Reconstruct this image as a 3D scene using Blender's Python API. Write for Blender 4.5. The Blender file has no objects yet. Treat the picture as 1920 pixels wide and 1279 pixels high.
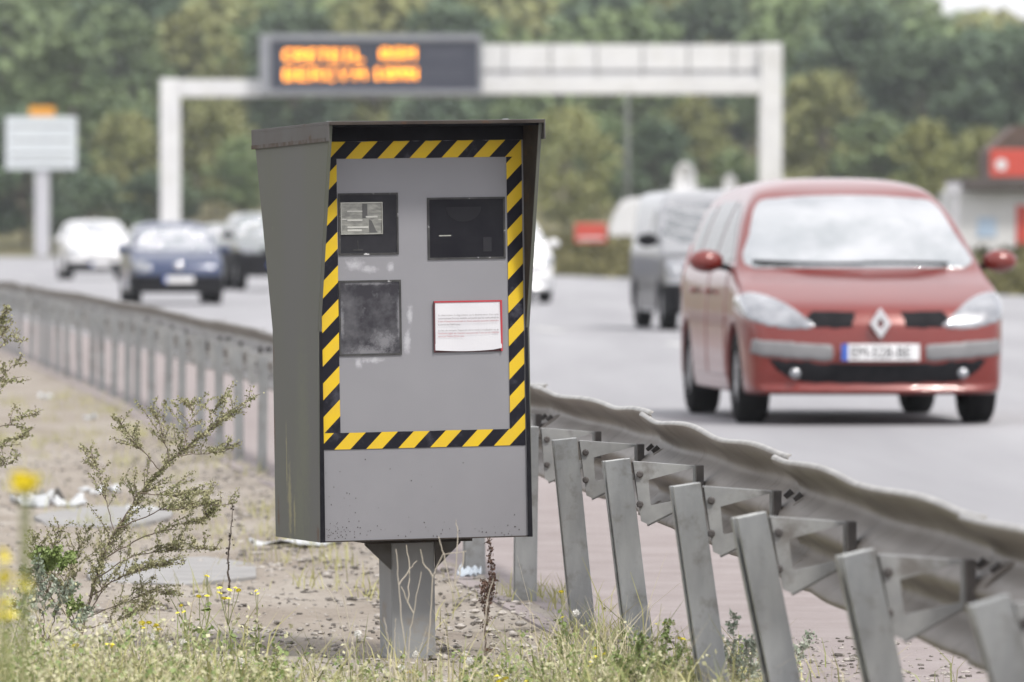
import bpy, math, random
import numpy as np
from mathutils import Vector, Matrix, noise as mnoise

# ------------------------------------------------------------------ camera
R = math.radians
sc = bpy.context.scene
COL = sc.collection
FPX = 14000.0                      # focal length in photograph pixels (1920 wide)
EYE = 1.30                         # eye height above the road
HZ = 430.0                         # row of the horizon in the photograph
cam_d = bpy.data.cameras.new('camera')
cam = bpy.data.objects.new('camera', cam_d)
COL.objects.link(cam)
cam.location = (0, 0, EYE)
cam.rotation_euler = (R(90) - math.atan((639.5 - HZ) / FPX), 0, 0)
cam_d.sensor_width = 36
cam_d.lens = FPX / 1920 * 36
cam_d.clip_start = 0.5
cam_d.clip_end = 6000
cam_d.dof.use_dof = True
cam_d.dof.focus_distance = 23.2
cam_d.dof.aperture_fstop = 6.2
cam_d.dof.aperture_blades = 9
sc.camera = cam

# ------------------------------------------------------------------ world + sun
SUN_EL, SUN_AZ = R(56), R(140)     # azimuth measured from +Y towards +X
wd = bpy.data.worlds.new('World')
sc.world = wd
wd.use_nodes = True
nt = wd.node_tree
nt.nodes.clear()
sky = nt.nodes.new('ShaderNodeTexSky')
sky.sky_type = 'NISHITA'
sky.sun_disc = False
sky.sun_elevation = SUN_EL
sky.sun_rotation = SUN_AZ
sky.air_density = 1.0
sky.dust_density = 3.0
tc = nt.nodes.new('ShaderNodeTexCoord')
mp = nt.nodes.new('ShaderNodeMapping')
mp.inputs['Scale'].default_value = (1, 1, 2.2)
nz = nt.nodes.new('ShaderNodeTexNoise')
nz.inputs['Scale'].default_value = 2.3
nz.inputs['Detail'].default_value = 5
rm = nt.nodes.new('ShaderNodeValToRGB')
rm.color_ramp.elements[0].position = 0.30
rm.color_ramp.elements[0].color = (0.55, 0.55, 0.55, 1)
rm.color_ramp.elements[1].position = 0.62
rm.color_ramp.elements[1].color = (0.95, 0.95, 0.95, 1)
mx = nt.nodes.new('ShaderNodeMix')
mx.data_type = 'RGBA'
mx.inputs['B'].default_value = (10.5, 10.4, 10.7, 1)     # thin bright cloud cover
bg = nt.nodes.new('ShaderNodeBackground')
bg.inputs['Strength'].default_value = 0.09
wo = nt.nodes.new('ShaderNodeOutputWorld')
L = nt.links.new
L(tc.outputs['Generated'], mp.inputs['Vector'])
L(mp.outputs['Vector'], nz.inputs['Vector'])
L(nz.outputs['Fac'], rm.inputs['Fac'])
L(rm.outputs['Color'], mx.inputs['Factor'])
L(sky.outputs['Color'], mx.inputs['A'])
L(mx.outputs['Result'], bg.inputs['Color'])
L(bg.outputs['Background'], wo.inputs['Surface'])

sd = bpy.data.lights.new('sun', 'SUN')
sd.energy = 2.1
sd.angle = R(9)
sd.color = (1.0, 0.96, 0.9)
sun = bpy.data.objects.new('sun', sd)
COL.objects.link(sun)
sdir = Vector((math.sin(SUN_AZ) * math.cos(SUN_EL), math.cos(SUN_AZ) * math.cos(SUN_EL), math.sin(SUN_EL)))
sun.rotation_euler = sdir.to_track_quat('Z', 'Y').to_euler()
sun.location = (0, 0, 60)

sc.view_settings.view_transform = 'Standard'
sc.view_settings.look = 'None'
sc.view_settings.gamma = 1
sc.view_settings.exposure = 0.68

rnd = random.Random(7)
rng = np.random.default_rng(7)

# ------------------------------------------------------------------ materials
MATS = {}

def new_mat(name):
    m = bpy.data.materials.new(name)
    m.use_nodes = True
    b = m.node_tree.nodes['Principled BSDF']
    MATS[name] = m
    return m, m.node_tree, b


def rgba(c):
    return (c[0], c[1], c[2], 1)


def mat(name, c1, c2=None, scale=8, rough=0.6, metal=0.0, spec=0.5, coat=0.0, bump=0.0, bscale=60, detail=4,
        lo=0.35, hi=0.65, stretch=None, coords='Object', emit=0.0, rvar=0.0, mul=None):
    """principled material with two colours mixed by noise; mul=(scale, colour, lo, hi): a second layer of spots"""
    m, t, b = new_mat(name)
    n = t.nodes
    l = t.links.new
    b.inputs['Roughness'].default_value = rough
    b.inputs['Metallic'].default_value = metal
    b.inputs['Specular IOR Level'].default_value = spec
    b.inputs['Coat Weight'].default_value = coat
    b.inputs['Coat Roughness'].default_value = 0.06
    c2 = c2 or tuple(x * 0.88 for x in c1)
    tcn = n.new('ShaderNodeTexCoord')
    src = tcn.outputs[coords]
    if stretch:
        mpn = n.new('ShaderNodeMapping')
        mpn.inputs['Scale'].default_value = stretch
        l(src, mpn.inputs['Vector'])
        src = mpn.outputs['Vector']
    nn = n.new('ShaderNodeTexNoise')
    nn.inputs['Scale'].default_value = scale
    nn.inputs['Detail'].default_value = detail
    nn.inputs['Roughness'].default_value = 0.6
    l(src, nn.inputs['Vector'])
    rp = n.new('ShaderNodeValToRGB')
    rp.color_ramp.elements[0].position = lo
    rp.color_ramp.elements[1].position = hi
    rp.color_ramp.elements[0].color = rgba(c1)
    rp.color_ramp.elements[1].color = rgba(c2)
    l(nn.outputs['Fac'], rp.inputs['Fac'])
    out = rp.outputs['Color']
    if mul:
        n2 = n.new('ShaderNodeTexNoise')
        n2.inputs['Scale'].default_value = mul[0]
        n2.inputs['Detail'].default_value = 6
        n2.inputs['Roughness'].default_value = 0.65
        l(tcn.outputs[coords], n2.inputs['Vector'])
        r2 = n.new('ShaderNodeValToRGB')
        r2.color_ramp.elements[0].position = mul[2]
        r2.color_ramp.elements[1].position = mul[3]
        r2.color_ramp.elements[0].color = (0, 0, 0, 1)
        r2.color_ramp.elements[1].color = (1, 1, 1, 1)
        l(n2.outputs['Fac'], r2.inputs['Fac'])
        m2 = n.new('ShaderNodeMix')
        m2.data_type = 'RGBA'
        l(r2.outputs['Color'], m2.inputs['Factor'])
        l(out, m2.inputs['A'])
        m2.inputs['B'].default_value = rgba(mul[1])
        out = m2.outputs['Result']
    if rvar:
        oi = n.new('ShaderNodeObjectInfo')
        hs = n.new('ShaderNodeHueSaturation')
        ma = n.new('ShaderNodeMath')
        ma.operation = 'MULTIPLY_ADD'
        ma.inputs[1].default_value = rvar
        ma.inputs[2].default_value = 1 - rvar / 2
        l(oi.outputs['Random'], ma.inputs[0])
        l(ma.outputs[0], hs.inputs['Value'])
        l(out, hs.inputs['Color'])
        out = hs.outputs['Color']
    l(out, b.inputs['Base Color'])
    if emit:
        l(out, b.inputs['Emission Color'])
        b.inputs['Emission Strength'].default_value = emit
    if bump:
        nb = n.new('ShaderNodeTexNoise')
        nb.inputs['Scale'].default_value = bscale
        nb.inputs['Detail'].default_value = 5
        l(tcn.outputs[coords], nb.inputs['Vector'])
        bp = n.new('ShaderNodeBump')
        bp.inputs['Strength'].default_value = bump
        bp.inputs['Distance'].default_value = 0.01
        l(nb.outputs['Fac'], bp.inputs['Height'])
        l(bp.outputs['Normal'], b.inputs['Normal'])
    return m


# ------------------------------------------------------------------ mesh helpers
class MB:
    """collects vertices and faces of ONE mesh object"""
    def __init__(self):
        self.v = []
        self.f = []
        self.mi = []
        self.cur = 0

    def face(self, idx):
        self.f.append(idx)
        self.mi.append(self.cur)

    def add(self, vs, fs):
        o = len(self.v)
        self.v.extend(tuple(p) for p in vs)
        for f in fs:
            self.face([i + o for i in f])

    def box(self, x0, x1, y0, y1, z0, z1, M=None):
        vs = [(x, y, z) for z in (z0, z1) for y in (y0, y1) for x in (x0, x1)]
        if M is not None:
            vs = [M @ Vector(p) for p in vs]
        self.add(vs, [(0, 2, 3, 1), (4, 5, 7, 6), (0, 1, 5, 4), (2, 6, 7, 3), (0, 4, 6, 2), (1, 3, 7, 5)])

    def prism(self, poly, a, b, axis='y', M=None, holes=None):
        """extrude a 2-D polygon: axis y -> (x,z) polygon, x -> (y,z), z -> (x,y)"""
        def P(p, t):
            if axis == 'y':
                q = (p[0], t, p[1])
            elif axis == 'x':
                q = (t, p[0], p[1])
            else:
                q = (p[0], p[1], t)
            return M @ Vector(q) if M is not None else q
        n = len(poly)
        self.add([P(p, a) for p in poly] + [P(p, b) for p in poly],
                 [tuple(range(n)), tuple(range(2 * n - 1, n - 1, -1))] +
                 [(i, i + n, (i + 1) % n + n, (i + 1) % n) for i in range(n)])

    def ring(self, outer, inner, a, b, M=None):
        """frame between two (x,z) polygons of equal count, extruded in y"""
        n = len(outer)
        vs = []
        for t in (a, b):
            for poly in (outer, inner):
                for p in poly:
                    q = Vector((p[0], t, p[1]))
                    vs.append(M @ q if M is not None else q)
        fs = []
        for i in range(n):
            j = (i + 1) % n
            fs += [(i, j, n + j, n + i), (2 * n + i, 3 * n + i, 3 * n + j, 2 * n + j),
                   (i, 2 * n + i, 2 * n + j, j), (n + i, n + j, 3 * n + j, 3 * n + i)]
        self.add(vs, fs)

    def tube(self, pts, rad, seg=8, cap=True):
        pts = [Vector(p) for p in pts]
        rads = rad if isinstance(rad, (list, tuple)) else [rad] * len(pts)
        o = len(self.v)
        for i, p in enumerate(pts):
            d = (pts[min(i + 1, len(pts) - 1)] - pts[max(i - 1, 0)]).normalized()
            u = d.cross(Vector((0, 0, 1)))
            if u.length < 1e-4:
                u = d.cross(Vector((0, 1, 0)))
            u.normalize()
            w = u.cross(d)
            for k in range(seg):
                a = 2 * math.pi * k / seg
                self.v.append(tuple(p + (u * math.cos(a) + w * math.sin(a)) * rads[i]))
        for i in range(len(pts) - 1):
            for k in range(seg):
                j = (k + 1) % seg
                self.face([o + i * seg + k, o + i * seg + j, o + (i + 1) * seg + j, o + (i + 1) * seg + k])
        if cap:
            self.face([o + k for k in range(seg - 1, -1, -1)])
            self.face([o + (len(pts) - 1) * seg + k for k in range(seg)])

    def lathe(self, prof, axis='x', c=(0, 0, 0), seg=28):
        """prof: (t along axis, radius)"""
        o = len(self.v)
        for t, r in prof:
            for k in range(seg):
                a = 2 * math.pi * k / seg
                p, q = r * math.cos(a), r * math.sin(a)
                if axis == 'x':
                    w = (c[0] + t, c[1] + p, c[2] + q)
                elif axis == 'y':
                    w = (c[0] + p, c[1] + t, c[2] + q)
                else:
                    w = (c[0] + p, c[1] + q, c[2] + t)
                self.v.append(w)
        for i in range(len(prof) - 1):
            for k in range(seg):
                j = (k + 1) % seg
                self.face([o + i * seg + k, o + (i + 1) * seg + k, o + (i + 1) * seg + j, o + i * seg + j])

    def blob(self, c, r, amp=0.25, seed=0, sub=(8, 5), squash=(1, 1, 1)):
        o = len(self.v)
        nu, nv = sub
        for i in range(nv + 1):
            th = math.pi * i / nv
            for k in range(nu):
                a = 2 * math.pi * k / nu
                d = Vector((math.sin(th) * math.cos(a), math.sin(th) * math.sin(a), math.cos(th)))
                q = r * (1 + amp * mnoise.noise(d * 1.7 + Vector((seed * 3.1, seed * 1.7, 0))))
                self.v.append((c[0] + d.x * q * squash[0], c[1] + d.y * q * squash[1], c[2] + d.z * q * squash[2]))
        for i in range(nv):
            for k in range(nu):
                j = (k + 1) % nu
                self.face([o + i * nu + k, o + (i + 1) * nu + k, o + (i + 1) * nu + j, o + i * nu + j])

    def build(self, name, m, parent=None, smooth=False, bevel=0.0, sub=0):
        me = bpy.data.meshes.new(name)
        me.from_pydata(self.v, [], self.f)
        ms = m if isinstance(m, (list, tuple)) else [m]
        for x in ms:
            me.materials.append(x)
        if len(ms) > 1:
            me.polygons.foreach_set('material_index', self.mi)
        if smooth:
            me.polygons.foreach_set('use_smooth', [True] * len(me.polygons))
        me.update()
        return link(name, me, parent, bevel, sub)


def link(name, me, parent=None, bevel=0.0, sub=0):
    o = bpy.data.objects.new(name, me)
    COL.objects.link(o)
    if parent is not None:
        o.parent = parent
    if bevel:
        b = o.modifiers.new('bevel', 'BEVEL')
        b.width = bevel
        b.segments = 2
        b.limit_method = 'ANGLE'
    if sub:
        s = o.modifiers.new('sub', 'SUBSURF')
        s.levels = s.render_levels = sub
    return o


def np_mesh(name, V, F, m, smooth=False):
    """mesh from numpy arrays, faces all of the same size"""
    me = bpy.data.meshes.new(name)
    k = F.shape[1]
    me.vertices.add(len(V))
    me.vertices.foreach_set('co', np.asarray(V, dtype=np.float32).ravel())
    me.loops.add(F.size)
    me.loops.foreach_set('vertex_index', np.asarray(F, dtype=np.int32).ravel())
    me.polygons.add(len(F))
    me.polygons.foreach_set('loop_start', np.arange(0, F.size, k, dtype=np.int32))
    me.polygons.foreach_set('loop_total', np.full(len(F), k, dtype=np.int32))
    if smooth:
        me.polygons.foreach_set('use_smooth', np.ones(len(F), dtype=bool))
    for x in (m if isinstance(m, (list, tuple)) else [m]):
        me.materials.append(x)
    me.update(calc_edges=True)
    return me


def empty(name, loc=(0, 0, 0), rot=(0, 0, 0)):
    o = bpy.data.objects.new(name, None)
    o.empty_display_size = 0.3
    COL.objects.link(o)
    o.location = loc
    o.rotation_euler = rot
    return o


def tag(o, label=None, cat=None, group=None, kind=None):
    if label:
        o['label'] = label
    if cat:
        o['category'] = cat
    if group:
        o['group'] = group
    if kind:
        o['kind'] = kind
    return o


def copy_tree(o, parent=None):
    c = o.copy()
    COL.objects.link(c)
    c.parent = parent
    for ch in list(o.children):
        copy_tree(ch, c)
    return c


def at(x, y, D):
    """point at distance D seen at photograph pixel (x, y)"""
    s = FPX / D
    return Vector(((x - 960) / s, D, EYE - (y - HZ) / s))


def text_mesh(name, txt, size, m, align='LEFT', bold=0.0, spacing=1.0):
    cu = bpy.data.curves.new(name, 'FONT')
    cu.body = txt
    cu.size = size
    cu.align_x = align
    cu.offset = bold
    cu.space_character = spacing
    cu.resolution_u = 2
    t = bpy.data.objects.new(name, cu)
    COL.objects.link(t)
    dg = bpy.context.evaluated_depsgraph_get()
    me = bpy.data.meshes.new_from_object(t.evaluated_get(dg))
    bpy.data.objects.remove(t)
    me.name = name
    me.materials.clear()
    me.materials.append(m)
    return me


def smoothstep(a, b, x):
    t = np.clip((x - a) / (b - a), 0, 1)
    return t * t * (3 - 2 * t)


# ------------------------------------------------------------------ plan of the road
PX = np.array([-30, 12.4, 14.4, 20.4, 26.4, 33, 40.5, 48, 56, 65.7, 80, 110, 150, 200, 260, 330, 420, 520])
PY = np.array([5.2, 1.33, 1.13, .60, .08, -.58, -1.37, -2.1, -2.87, -3.85, -5.4, -8.8, -13.8, -20.6, -29.8, -42, -60, -84])
RX = np.array([-30, 40, 60, 100, 147, 205, 270, 368, 450, 520])
RY = np.array([24, 20.5, 18.5, 15, 9.8, 2, -8, -25, -42, -60])


def post_x(D):
    return np.interp(D, PX, PY)


def right_x(D):
    return np.interp(D, RX, RY)


def smooth_curve(fn):
    Ds = np.arange(-30, 521, 2.0)
    y = fn(Ds)
    for _ in range(12):
        y[1:-1] = (y[:-2] + 2 * y[1:-1] + y[2:]) / 4
    return lambda D: np.interp(D, Ds, y)


post_line = smooth_curve(post_x)
right_edge = smooth_curve(right_x)


def height(X, D):
    """terrain outside the road"""
    e = X - right_edge(np.minimum(D, 520))
    z = -0.25 + 1.05 * smoothstep(0.0, 9, e) * smoothstep(60, 110, D)
    z = z + 0.25 * smoothstep(300, 380, D)
    z = z + 0.036 * np.maximum(D - 350, 0)
    z = np.where(D > 860, z[()] * 0 + 0.036 * 510 + 0.2 + (D - 860) * -0.004, z)
    return z


# ------------------------------------------------------------------ ground, road, verge
M_ground = mat('far_grass_ground', (0.10, 0.10, 0.05), (0.15, 0.13, 0.07), scale=0.6, rough=0.95, spec=0.1)
M_road = mat('worn_asphalt', (0.245, 0.243, 0.256), (0.32, 0.318, 0.332), scale=0.55, rough=0.65, spec=0.2, bump=0.3, bscale=220,
             stretch=(1, 0.06, 1))
M_shoulder = mat('gritty_shoulder', (0.25, 0.215, 0.21), (0.30, 0.265, 0.26), scale=2.5, rough=0.9, spec=0.2, bump=0.35, bscale=260,
                 mul=(120, (0.38, 0.35, 0.34), 0.56, 0.7))
M_verge = mat('dry_verge_dirt', (0.245, 0.212, 0.178), (0.335, 0.305, 0.268), scale=1.6, rough=0.95, spec=0.1, bump=1.0, bscale=60,
              mul=(34, (0.12, 0.10, 0.085), 0.55, 0.72), stretch=(1, 0.6, 1))
M_paint = mat('road_paint', (0.62, 0.62, 0.60), (0.48, 0.48, 0.47), scale=6, rough=0.8)

xs = np.concatenate([np.linspace(-420, -40, 30), np.linspace(-38, 38, 60), np.linspace(40, 420, 30)])
ds = np.concatenate([np.linspace(-40, 60, 20), np.linspace(65, 520, 90), np.linspace(540, 1600, 40)])
GX, GD = np.meshgrid(xs, ds)
GZ = height(GX, GD)
V = np.stack([GX, GD, GZ], -1).reshape(-1, 3)
nxs, nds = len(xs), len(ds)
ii = np.arange(nds - 1)[:, None] * nxs + np.arange(nxs - 1)[None, :]
F = np.stack([ii, ii + 1, ii + nxs + 1, ii + nxs], -1).reshape(-1, 4)
tag(link('ground', np_mesh('ground', V, F, M_ground, True)), kind='structure')


def strip(name, left, right, D0, D1, dz, m, step=2.0, thick=0.2, cross=1):
    Ds = np.arange(D0, D1 + 0.01, step)
    mb = MB()
    l0, r0 = left(Ds), right(Ds)
    for i in range(len(Ds)):
        mb.v += [(l0[i], Ds[i], dz - thick), (l0[i], Ds[i], dz), (r0[i], Ds[i], dz), (r0[i], Ds[i], dz - thick)]
    for i in range(len(Ds) - 1):
        a, b = 4 * i, 4 * i + 4
        for k in range(3):
            mb.face([a + k, b + k, b + k + 1, a + k + 1])
    o = mb.build(name, m)
    return tag(o, kind='structure')


strip('road', lambda D: post_line(D) + 1.55, right_edge, -25, 518, 0.0, M_road)
strip('road_shoulder', lambda D: post_line(D) - 0.12, lambda D: post_line(D) + 1.56, -25, 300, -0.012, M_shoulder)

# lane markings (3 m dashes, 10 m gaps) and the edge line
OFF = 7.75
mk = MB()
for D0 in np.arange(17.0, 330, 13.0):
    for k in range(3):
        d0, d1 = D0 + k, D0 + k + 1
        a, b = post_line(d0) + OFF, post_line(d1) + OFF
        mk.add([(a - .08, d0, .004), (a + .08, d0, .004), (b + .08, d1, .004), (b - .08, d1, .004)], [(0, 1, 2, 3)])
tag(mk.build('lane_marking', M_paint), kind='structure')

# the dirt verge between the barrier and the camera
vx = np.linspace(0, 1, 150)
vd = np.concatenate([np.linspace(6, 50, 330), np.linspace(50.5, 110, 80)])
nv_, nd_ = len(vx), len(vd)
VV = np.zeros((nd_, nv_, 3))
for i, D in enumerate(vd):
    xr = post_line(D) + 0.0 + .07 * mnoise.noise(Vector((D * 1.1, 2, 7))) + .03 * mnoise.noise(Vector((D * 4.1, 5, 7)))
    xl = xr - 9 - D * 0.03
    for j, t in enumerate(vx):
        X = xr + (xl - xr) * t ** 1.6
        e = min((xr - X) / 0.5, 1)
        n1 = mnoise.noise(Vector((X * 1.1, D * 0.8, 0))) * 0.03
        n2 = mnoise.noise(Vector((X * 5, D * 3.2, 3))) * 0.012
        n3 = mnoise.noise(Vector((X * 14, D * 9, 8))) * 0.010
        VV[i, j] = (X, D, -0.008 - 0.045 * e + (n1 + n2 + n3) * e + max(0, (xr - X) - 5) * 0.02)
ii = np.arange(nd_ - 1)[:, None] * nv_ + np.arange(nv_ - 1)[None, :]
F = np.stack([ii, ii + nv_, ii + nv_ + 1, ii + 1], -1).reshape(-1, 4)
tag(link('verge', np_mesh('verge', VV.reshape(-1, 3), F, M_verge, True)), kind='structure')


def verge_z(X, D):
    xr = post_line(D) - 0.10
    e = max(0, min((xr - X) / 0.5, 1))
    return -0.008 - 0.045 * e + mnoise.noise(Vector((X * 1.1, D * 0.8, 0))) * 0.03 * e


# ------------------------------------------------------------------ speed camera
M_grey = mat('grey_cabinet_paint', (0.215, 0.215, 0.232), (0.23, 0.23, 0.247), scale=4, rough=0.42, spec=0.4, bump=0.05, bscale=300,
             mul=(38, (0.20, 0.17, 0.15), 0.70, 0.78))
M_side = mat('shaded_weathered_side_paint', (0.102, 0.104, 0.098), (0.098, 0.104, 0.082), scale=2.2, rough=0.6, spec=0.25,
             stretch=(1, 1, 0.35), mul=(30, (0.22, 0.21, 0.15), 0.68, 0.8))  # shade of the side put into a darker base; the stains are weathering
M_lid = mat('grey_lid_paint', (0.092, 0.091, 0.09), (0.08, 0.074, 0.068), scale=6, rough=0.6, spec=0.25, mul=(16, (0.06, 0.035, 0.02), 0.58, 0.68))
M_rust = mat('rusty_inner_steel', (0.055, 0.046, 0.04), (0.032, 0.026, 0.023), scale=9, rough=0.8, spec=0.2, mul=(25, (0.08, 0.042, 0.024), 0.6, 0.75))
M_rustband = mat('rust_line', (0.10, 0.095, 0.09), (0.055, 0.036, 0.024), scale=28, rough=0.8, lo=.35, hi=.6)
M_black = mat('matt_black', (0.012, 0.012, 0.015), (0.018, 0.018, 0.022), scale=12, rough=0.85, spec=0.05)
M_yell = None


def stripe_mat():
    m, t, b = new_mat('hazard_tape')
    n, l = t.nodes, t.links.new
    tcn = n.new('ShaderNodeTexCoord')
    sx = n.new('ShaderNodeSeparateXYZ')
    l(tcn.outputs['Object'], sx.inputs[0])
    sub = n.new('ShaderNodeMath')
    sub.operation = 'SUBTRACT'
    l(sx.outputs['X'], sub.inputs[0])
    l(sx.outputs['Z'], sub.inputs[1])
    dv = n.new('ShaderNodeMath')
    dv.operation = 'DIVIDE'
    dv.inputs[1].default_value = 0.1052
    l(sub.outputs[0], dv.inputs[0])
    fr = n.new('ShaderNodeMath')
    fr.operation = 'FRACT'
    l(dv.outputs[0], fr.inputs[0])
    gt = n.new('ShaderNodeMath')
    gt.operation = 'GREATER_THAN'
    gt.inputs[1].default_value = 0.5
    l(fr.outputs[0], gt.inputs[0])
    nn = n.new('ShaderNodeTexNoise')
    nn.inputs['Scale'].default_value = 18
    nn.inputs['Detail'].default_value = 5
    l(tcn.outputs['Object'], nn.inputs['Vector'])
    yr = n.new('ShaderNodeValToRGB')
    yr.color_ramp.elements[0].position = 0.3
    yr.color_ramp.elements[0].color = (0.64, 0.44, 0.022, 1)
    yr.color_ramp.elements[1].position = 0.75
    yr.color_ramp.elements[1].color = (0.58, 0.39, 0.04, 1)
    l(nn.outputs['Fac'], yr.inputs['Fac'])
    n3 = n.new('ShaderNodeTexNoise')
    n3.inputs['Scale'].default_value = 5
    n3.inputs['Detail'].default_value = 7
    n3.inputs['Roughness'].default_value = 0.7
    l(tcn.outputs['Object'], n3.inputs['Vector'])
    kr = n.new('ShaderNodeValToRGB')
    kr.color_ramp.elements[0].position = 0.56
    kr.color_ramp.elements[0].color = (0.012, 0.012, 0.018, 1)
    kr.color_ramp.elements[1].position = 0.72
    kr.color_ramp.elements[1].color = (0.075, 0.075, 0.095, 1)
    l(n3.outputs['Fac'], kr.inputs['Fac'])
    mxn = n.new('ShaderNodeMix')
    mxn.data_type = 'RGBA'
    l(gt.outputs[0], mxn.inputs['Factor'])
    l(kr.outputs['Color'], mxn.inputs['A'])
    l(yr.outputs['Color'], mxn.inputs['B'])
    l(mxn.outputs['Result'], b.inputs['Base Color'])
    b.inputs['Roughness'].default_value = 0.5
    b.inputs['Specular IOR Level'].default_value = 0.12
    return m


M_tape = stripe_mat()
M_glassblk = mat('dark_window_pane', (0.010, 0.010, 0.014), (0.016, 0.016, 0.020), scale=8, rough=0.12, spec=0.10)
M_smear = mat('smeared_window_pane', (0.035, 0.034, 0.041), (0.115, 0.115, 0.125), scale=14, rough=0.6, spec=0.15, lo=0.42, hi=0.74, detail=8,
              mul=(22, (0.15, 0.15, 0.16), 0.58, 0.80))
M_gasket = mat('worn_window_gasket', (0.02, 0.02, 0.022), (0.05, 0.05, 0.05), scale=20, rough=0.7, mul=(24, (0.55, 0.55, 0.56), 0.62, 0.7))
M_chrome = mat('flash_reflector', (0.36, 0.36, 0.33), (0.28, 0.28, 0.25), scale=20, rough=0.22, metal=0.7)
M_tubeglass = mat('flash_tube_glass', (0.46, 0.46, 0.43), rough=0.15)
M_paper = mat('white_paper', (0.60, 0.60, 0.625), (0.56, 0.56, 0.59), scale=6, rough=0.8, spec=.1)
M_red = mat('red_print', (0.42, 0.03, 0.045), rough=0.6)
M_ink = mat('grey_ink', (0.22, 0.20, 0.21), rough=0.8)
M_inkred = mat('reddish_ink', (0.42, 0.16, 0.18), rough=0.8)
M_galv = mat('galvanised_steel', (0.235, 0.245, 0.25), (0.31, 0.32, 0.32), scale=14, rough=0.42, metal=0.5, spec=0.5, bump=0.05, bscale=90,
             stretch=(1, 1, 0.3), mul=(13, (0.165, 0.16, 0.15), 0.52, 0.72))
M_post = mat('grey_post_paint', (0.25, 0.26, 0.26), (0.22, 0.225, 0.23), scale=6, rough=0.5, stretch=(1, 1, 0.3),
             mul=(7, (0.22, 0.18, 0.14), 0.60, 0.75))
M_smudge = mat('chalky_smudge', (0.42, 0.42, 0.44), (0.30, 0.30, 0.32), scale=20, rough=0.8)

YAW, ROLL = R(18), R(-0.85)
DF = 23.5
SF = FPX / DF
# the cabinet's frame: origin on the ground under the middle of its face; x right, -y forward out of the face, z up
base = Vector(((803 - 960) / SF, DF, -0.055))
spd = empty('speed_camera', base)
spd.rotation_euler = (Matrix.Rotation(YAW, 3, 'Z') @ Matrix.Rotation(ROLL, 3, 'Y')).to_euler()
tag(spd, 'grey speed camera cabinet on a steel post, black and yellow tape round its windows', 'speed camera')
CY = math.cos(YAW)


def U(x, y):
    """face coordinates of a photograph pixel (roll and yaw taken out)"""
    xr = x + 0.0148 * (700 - y)
    yr = y + 0.0148 * (x - 800)
    return (xr - 795) / SF / CY, EYE - (yr - HZ) / SF + 0.055


UL, UR = -0.338, 0.337             # face edges
ZB, ZT = 0.378, 1.696              # cabinet bottom and top
BACK0, BACK1 = 0.50, 0.68          # depth behind the face, bottom and top
FW = 0.165                         # how far the hood stands forward at the top
ZK = 1.04                          # height where the sides start to flare

# side panels: six-cornered plates
def side_poly():
    return [(-0.006, ZB), (BACK0, ZB), (BACK0, ZK), (BACK1, ZT - 0.030), (-FW, ZT - 0.012), (-0.006, ZK)]

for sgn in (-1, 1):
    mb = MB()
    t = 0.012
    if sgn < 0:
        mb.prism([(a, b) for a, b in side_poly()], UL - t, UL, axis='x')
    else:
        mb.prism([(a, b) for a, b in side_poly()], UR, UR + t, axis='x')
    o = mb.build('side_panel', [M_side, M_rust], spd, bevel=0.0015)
    for p in o.data.polygons:       # rusty inside of the right-hand plate
        if sgn > 0 and p.center.x < UR + .001:
            p.material_index = 1
    if sgn > 0:
        o['label'] = 'side panel showing its rusty brown inner face'
# dark seam between side plate and face
mb = MB()
mb.prism([(UL - .013, ZB), (UL + .003, ZB), (UL + .003, ZK), (UL - .006, ZK)], -.0085, -.0062)
mb.prism([(UR - .003, ZB), (UR + .012, ZB), (UR + .005, ZK), (UR - .003, ZK)], -.0085, -.0062)
mb.build('edge_gasket', M_black, spd)
# front sheet
mb = MB()
mb.box(UL, UR, 0.0, 0.02, ZB, ZT - 0.02)
mb.build('front_panel', M_grey, spd)
# back and bottom
mb = MB()
mb.prism([(0.02, ZB + 0.004), (BACK0 - 0.004, ZB + 0.004), (BACK0 - 0.004, ZK), (BACK1 - 0.004, ZT - 0.036), (0.02, ZT - 0.022)], UL + 0.001, UR - 0.001, axis='x')
mb.build('cabinet_body', M_side, spd)
# lid with its folded lips
mb = MB()
x0, x1 = UL - 0.018, UR + 0.018
mb.box(x0, x1, -FW - 0.012, BACK1 + 0.01, ZT - 0.010, ZT)
mb.cur = 1
mb.box(x0 + .004, x1 - .004, -FW - 0.0145, -FW - 0.0121, ZT - 0.012, ZT - .002)
mb.cur = 0
mb.box(x0, x0 + 0.004, -FW - 0.012, BACK1 + 0.01, ZT - 0.062, ZT - 0.010)
mb.box(x1 - 0.004, x1, -FW - 0.012, BACK1 + 0.01, ZT - 0.062, ZT - 0.010)
mb.box(x0 + .004, x1 - .004, BACK1 + 0.007, BACK1 + 0.01, ZT - 0.062, ZT - 0.010)
mb.v = [(x, y, z - .016 * max(0, (y + FW) / (BACK1 + FW))) for x, y, z in mb.v]
lid = mb.build('lid', [M_lid, M_rust], spd, bevel=0.001)
mb = MB()
mb.box(x0 - .0012, x0 - .0002, -FW + .02, BACK1 + 0.009, ZT - 0.0625, ZT - 0.050)
mb.v = [(x, y, z - .016 * max(0, (y + FW) / (BACK1 + FW))) for x, y, z in mb.v]
mb.build('rusty_edge', M_rustband, lid)
for (a, b) in ((x0 + .05, -.02), (x0 + 0.06, .3), (x1 - .10, -.08), (x1 - .06, .4)):
    mb = MB()
    mb.lathe([(-.01, 0.012), (0.003, 0.012), (0.005, 0.008), (0.005, 0.0)], 'z', (a, b, ZT - .016 * max(0, (b + FW) / (BACK1 + FW))), 10)
    mb.build('bolt', M_galv, lid)
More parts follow.
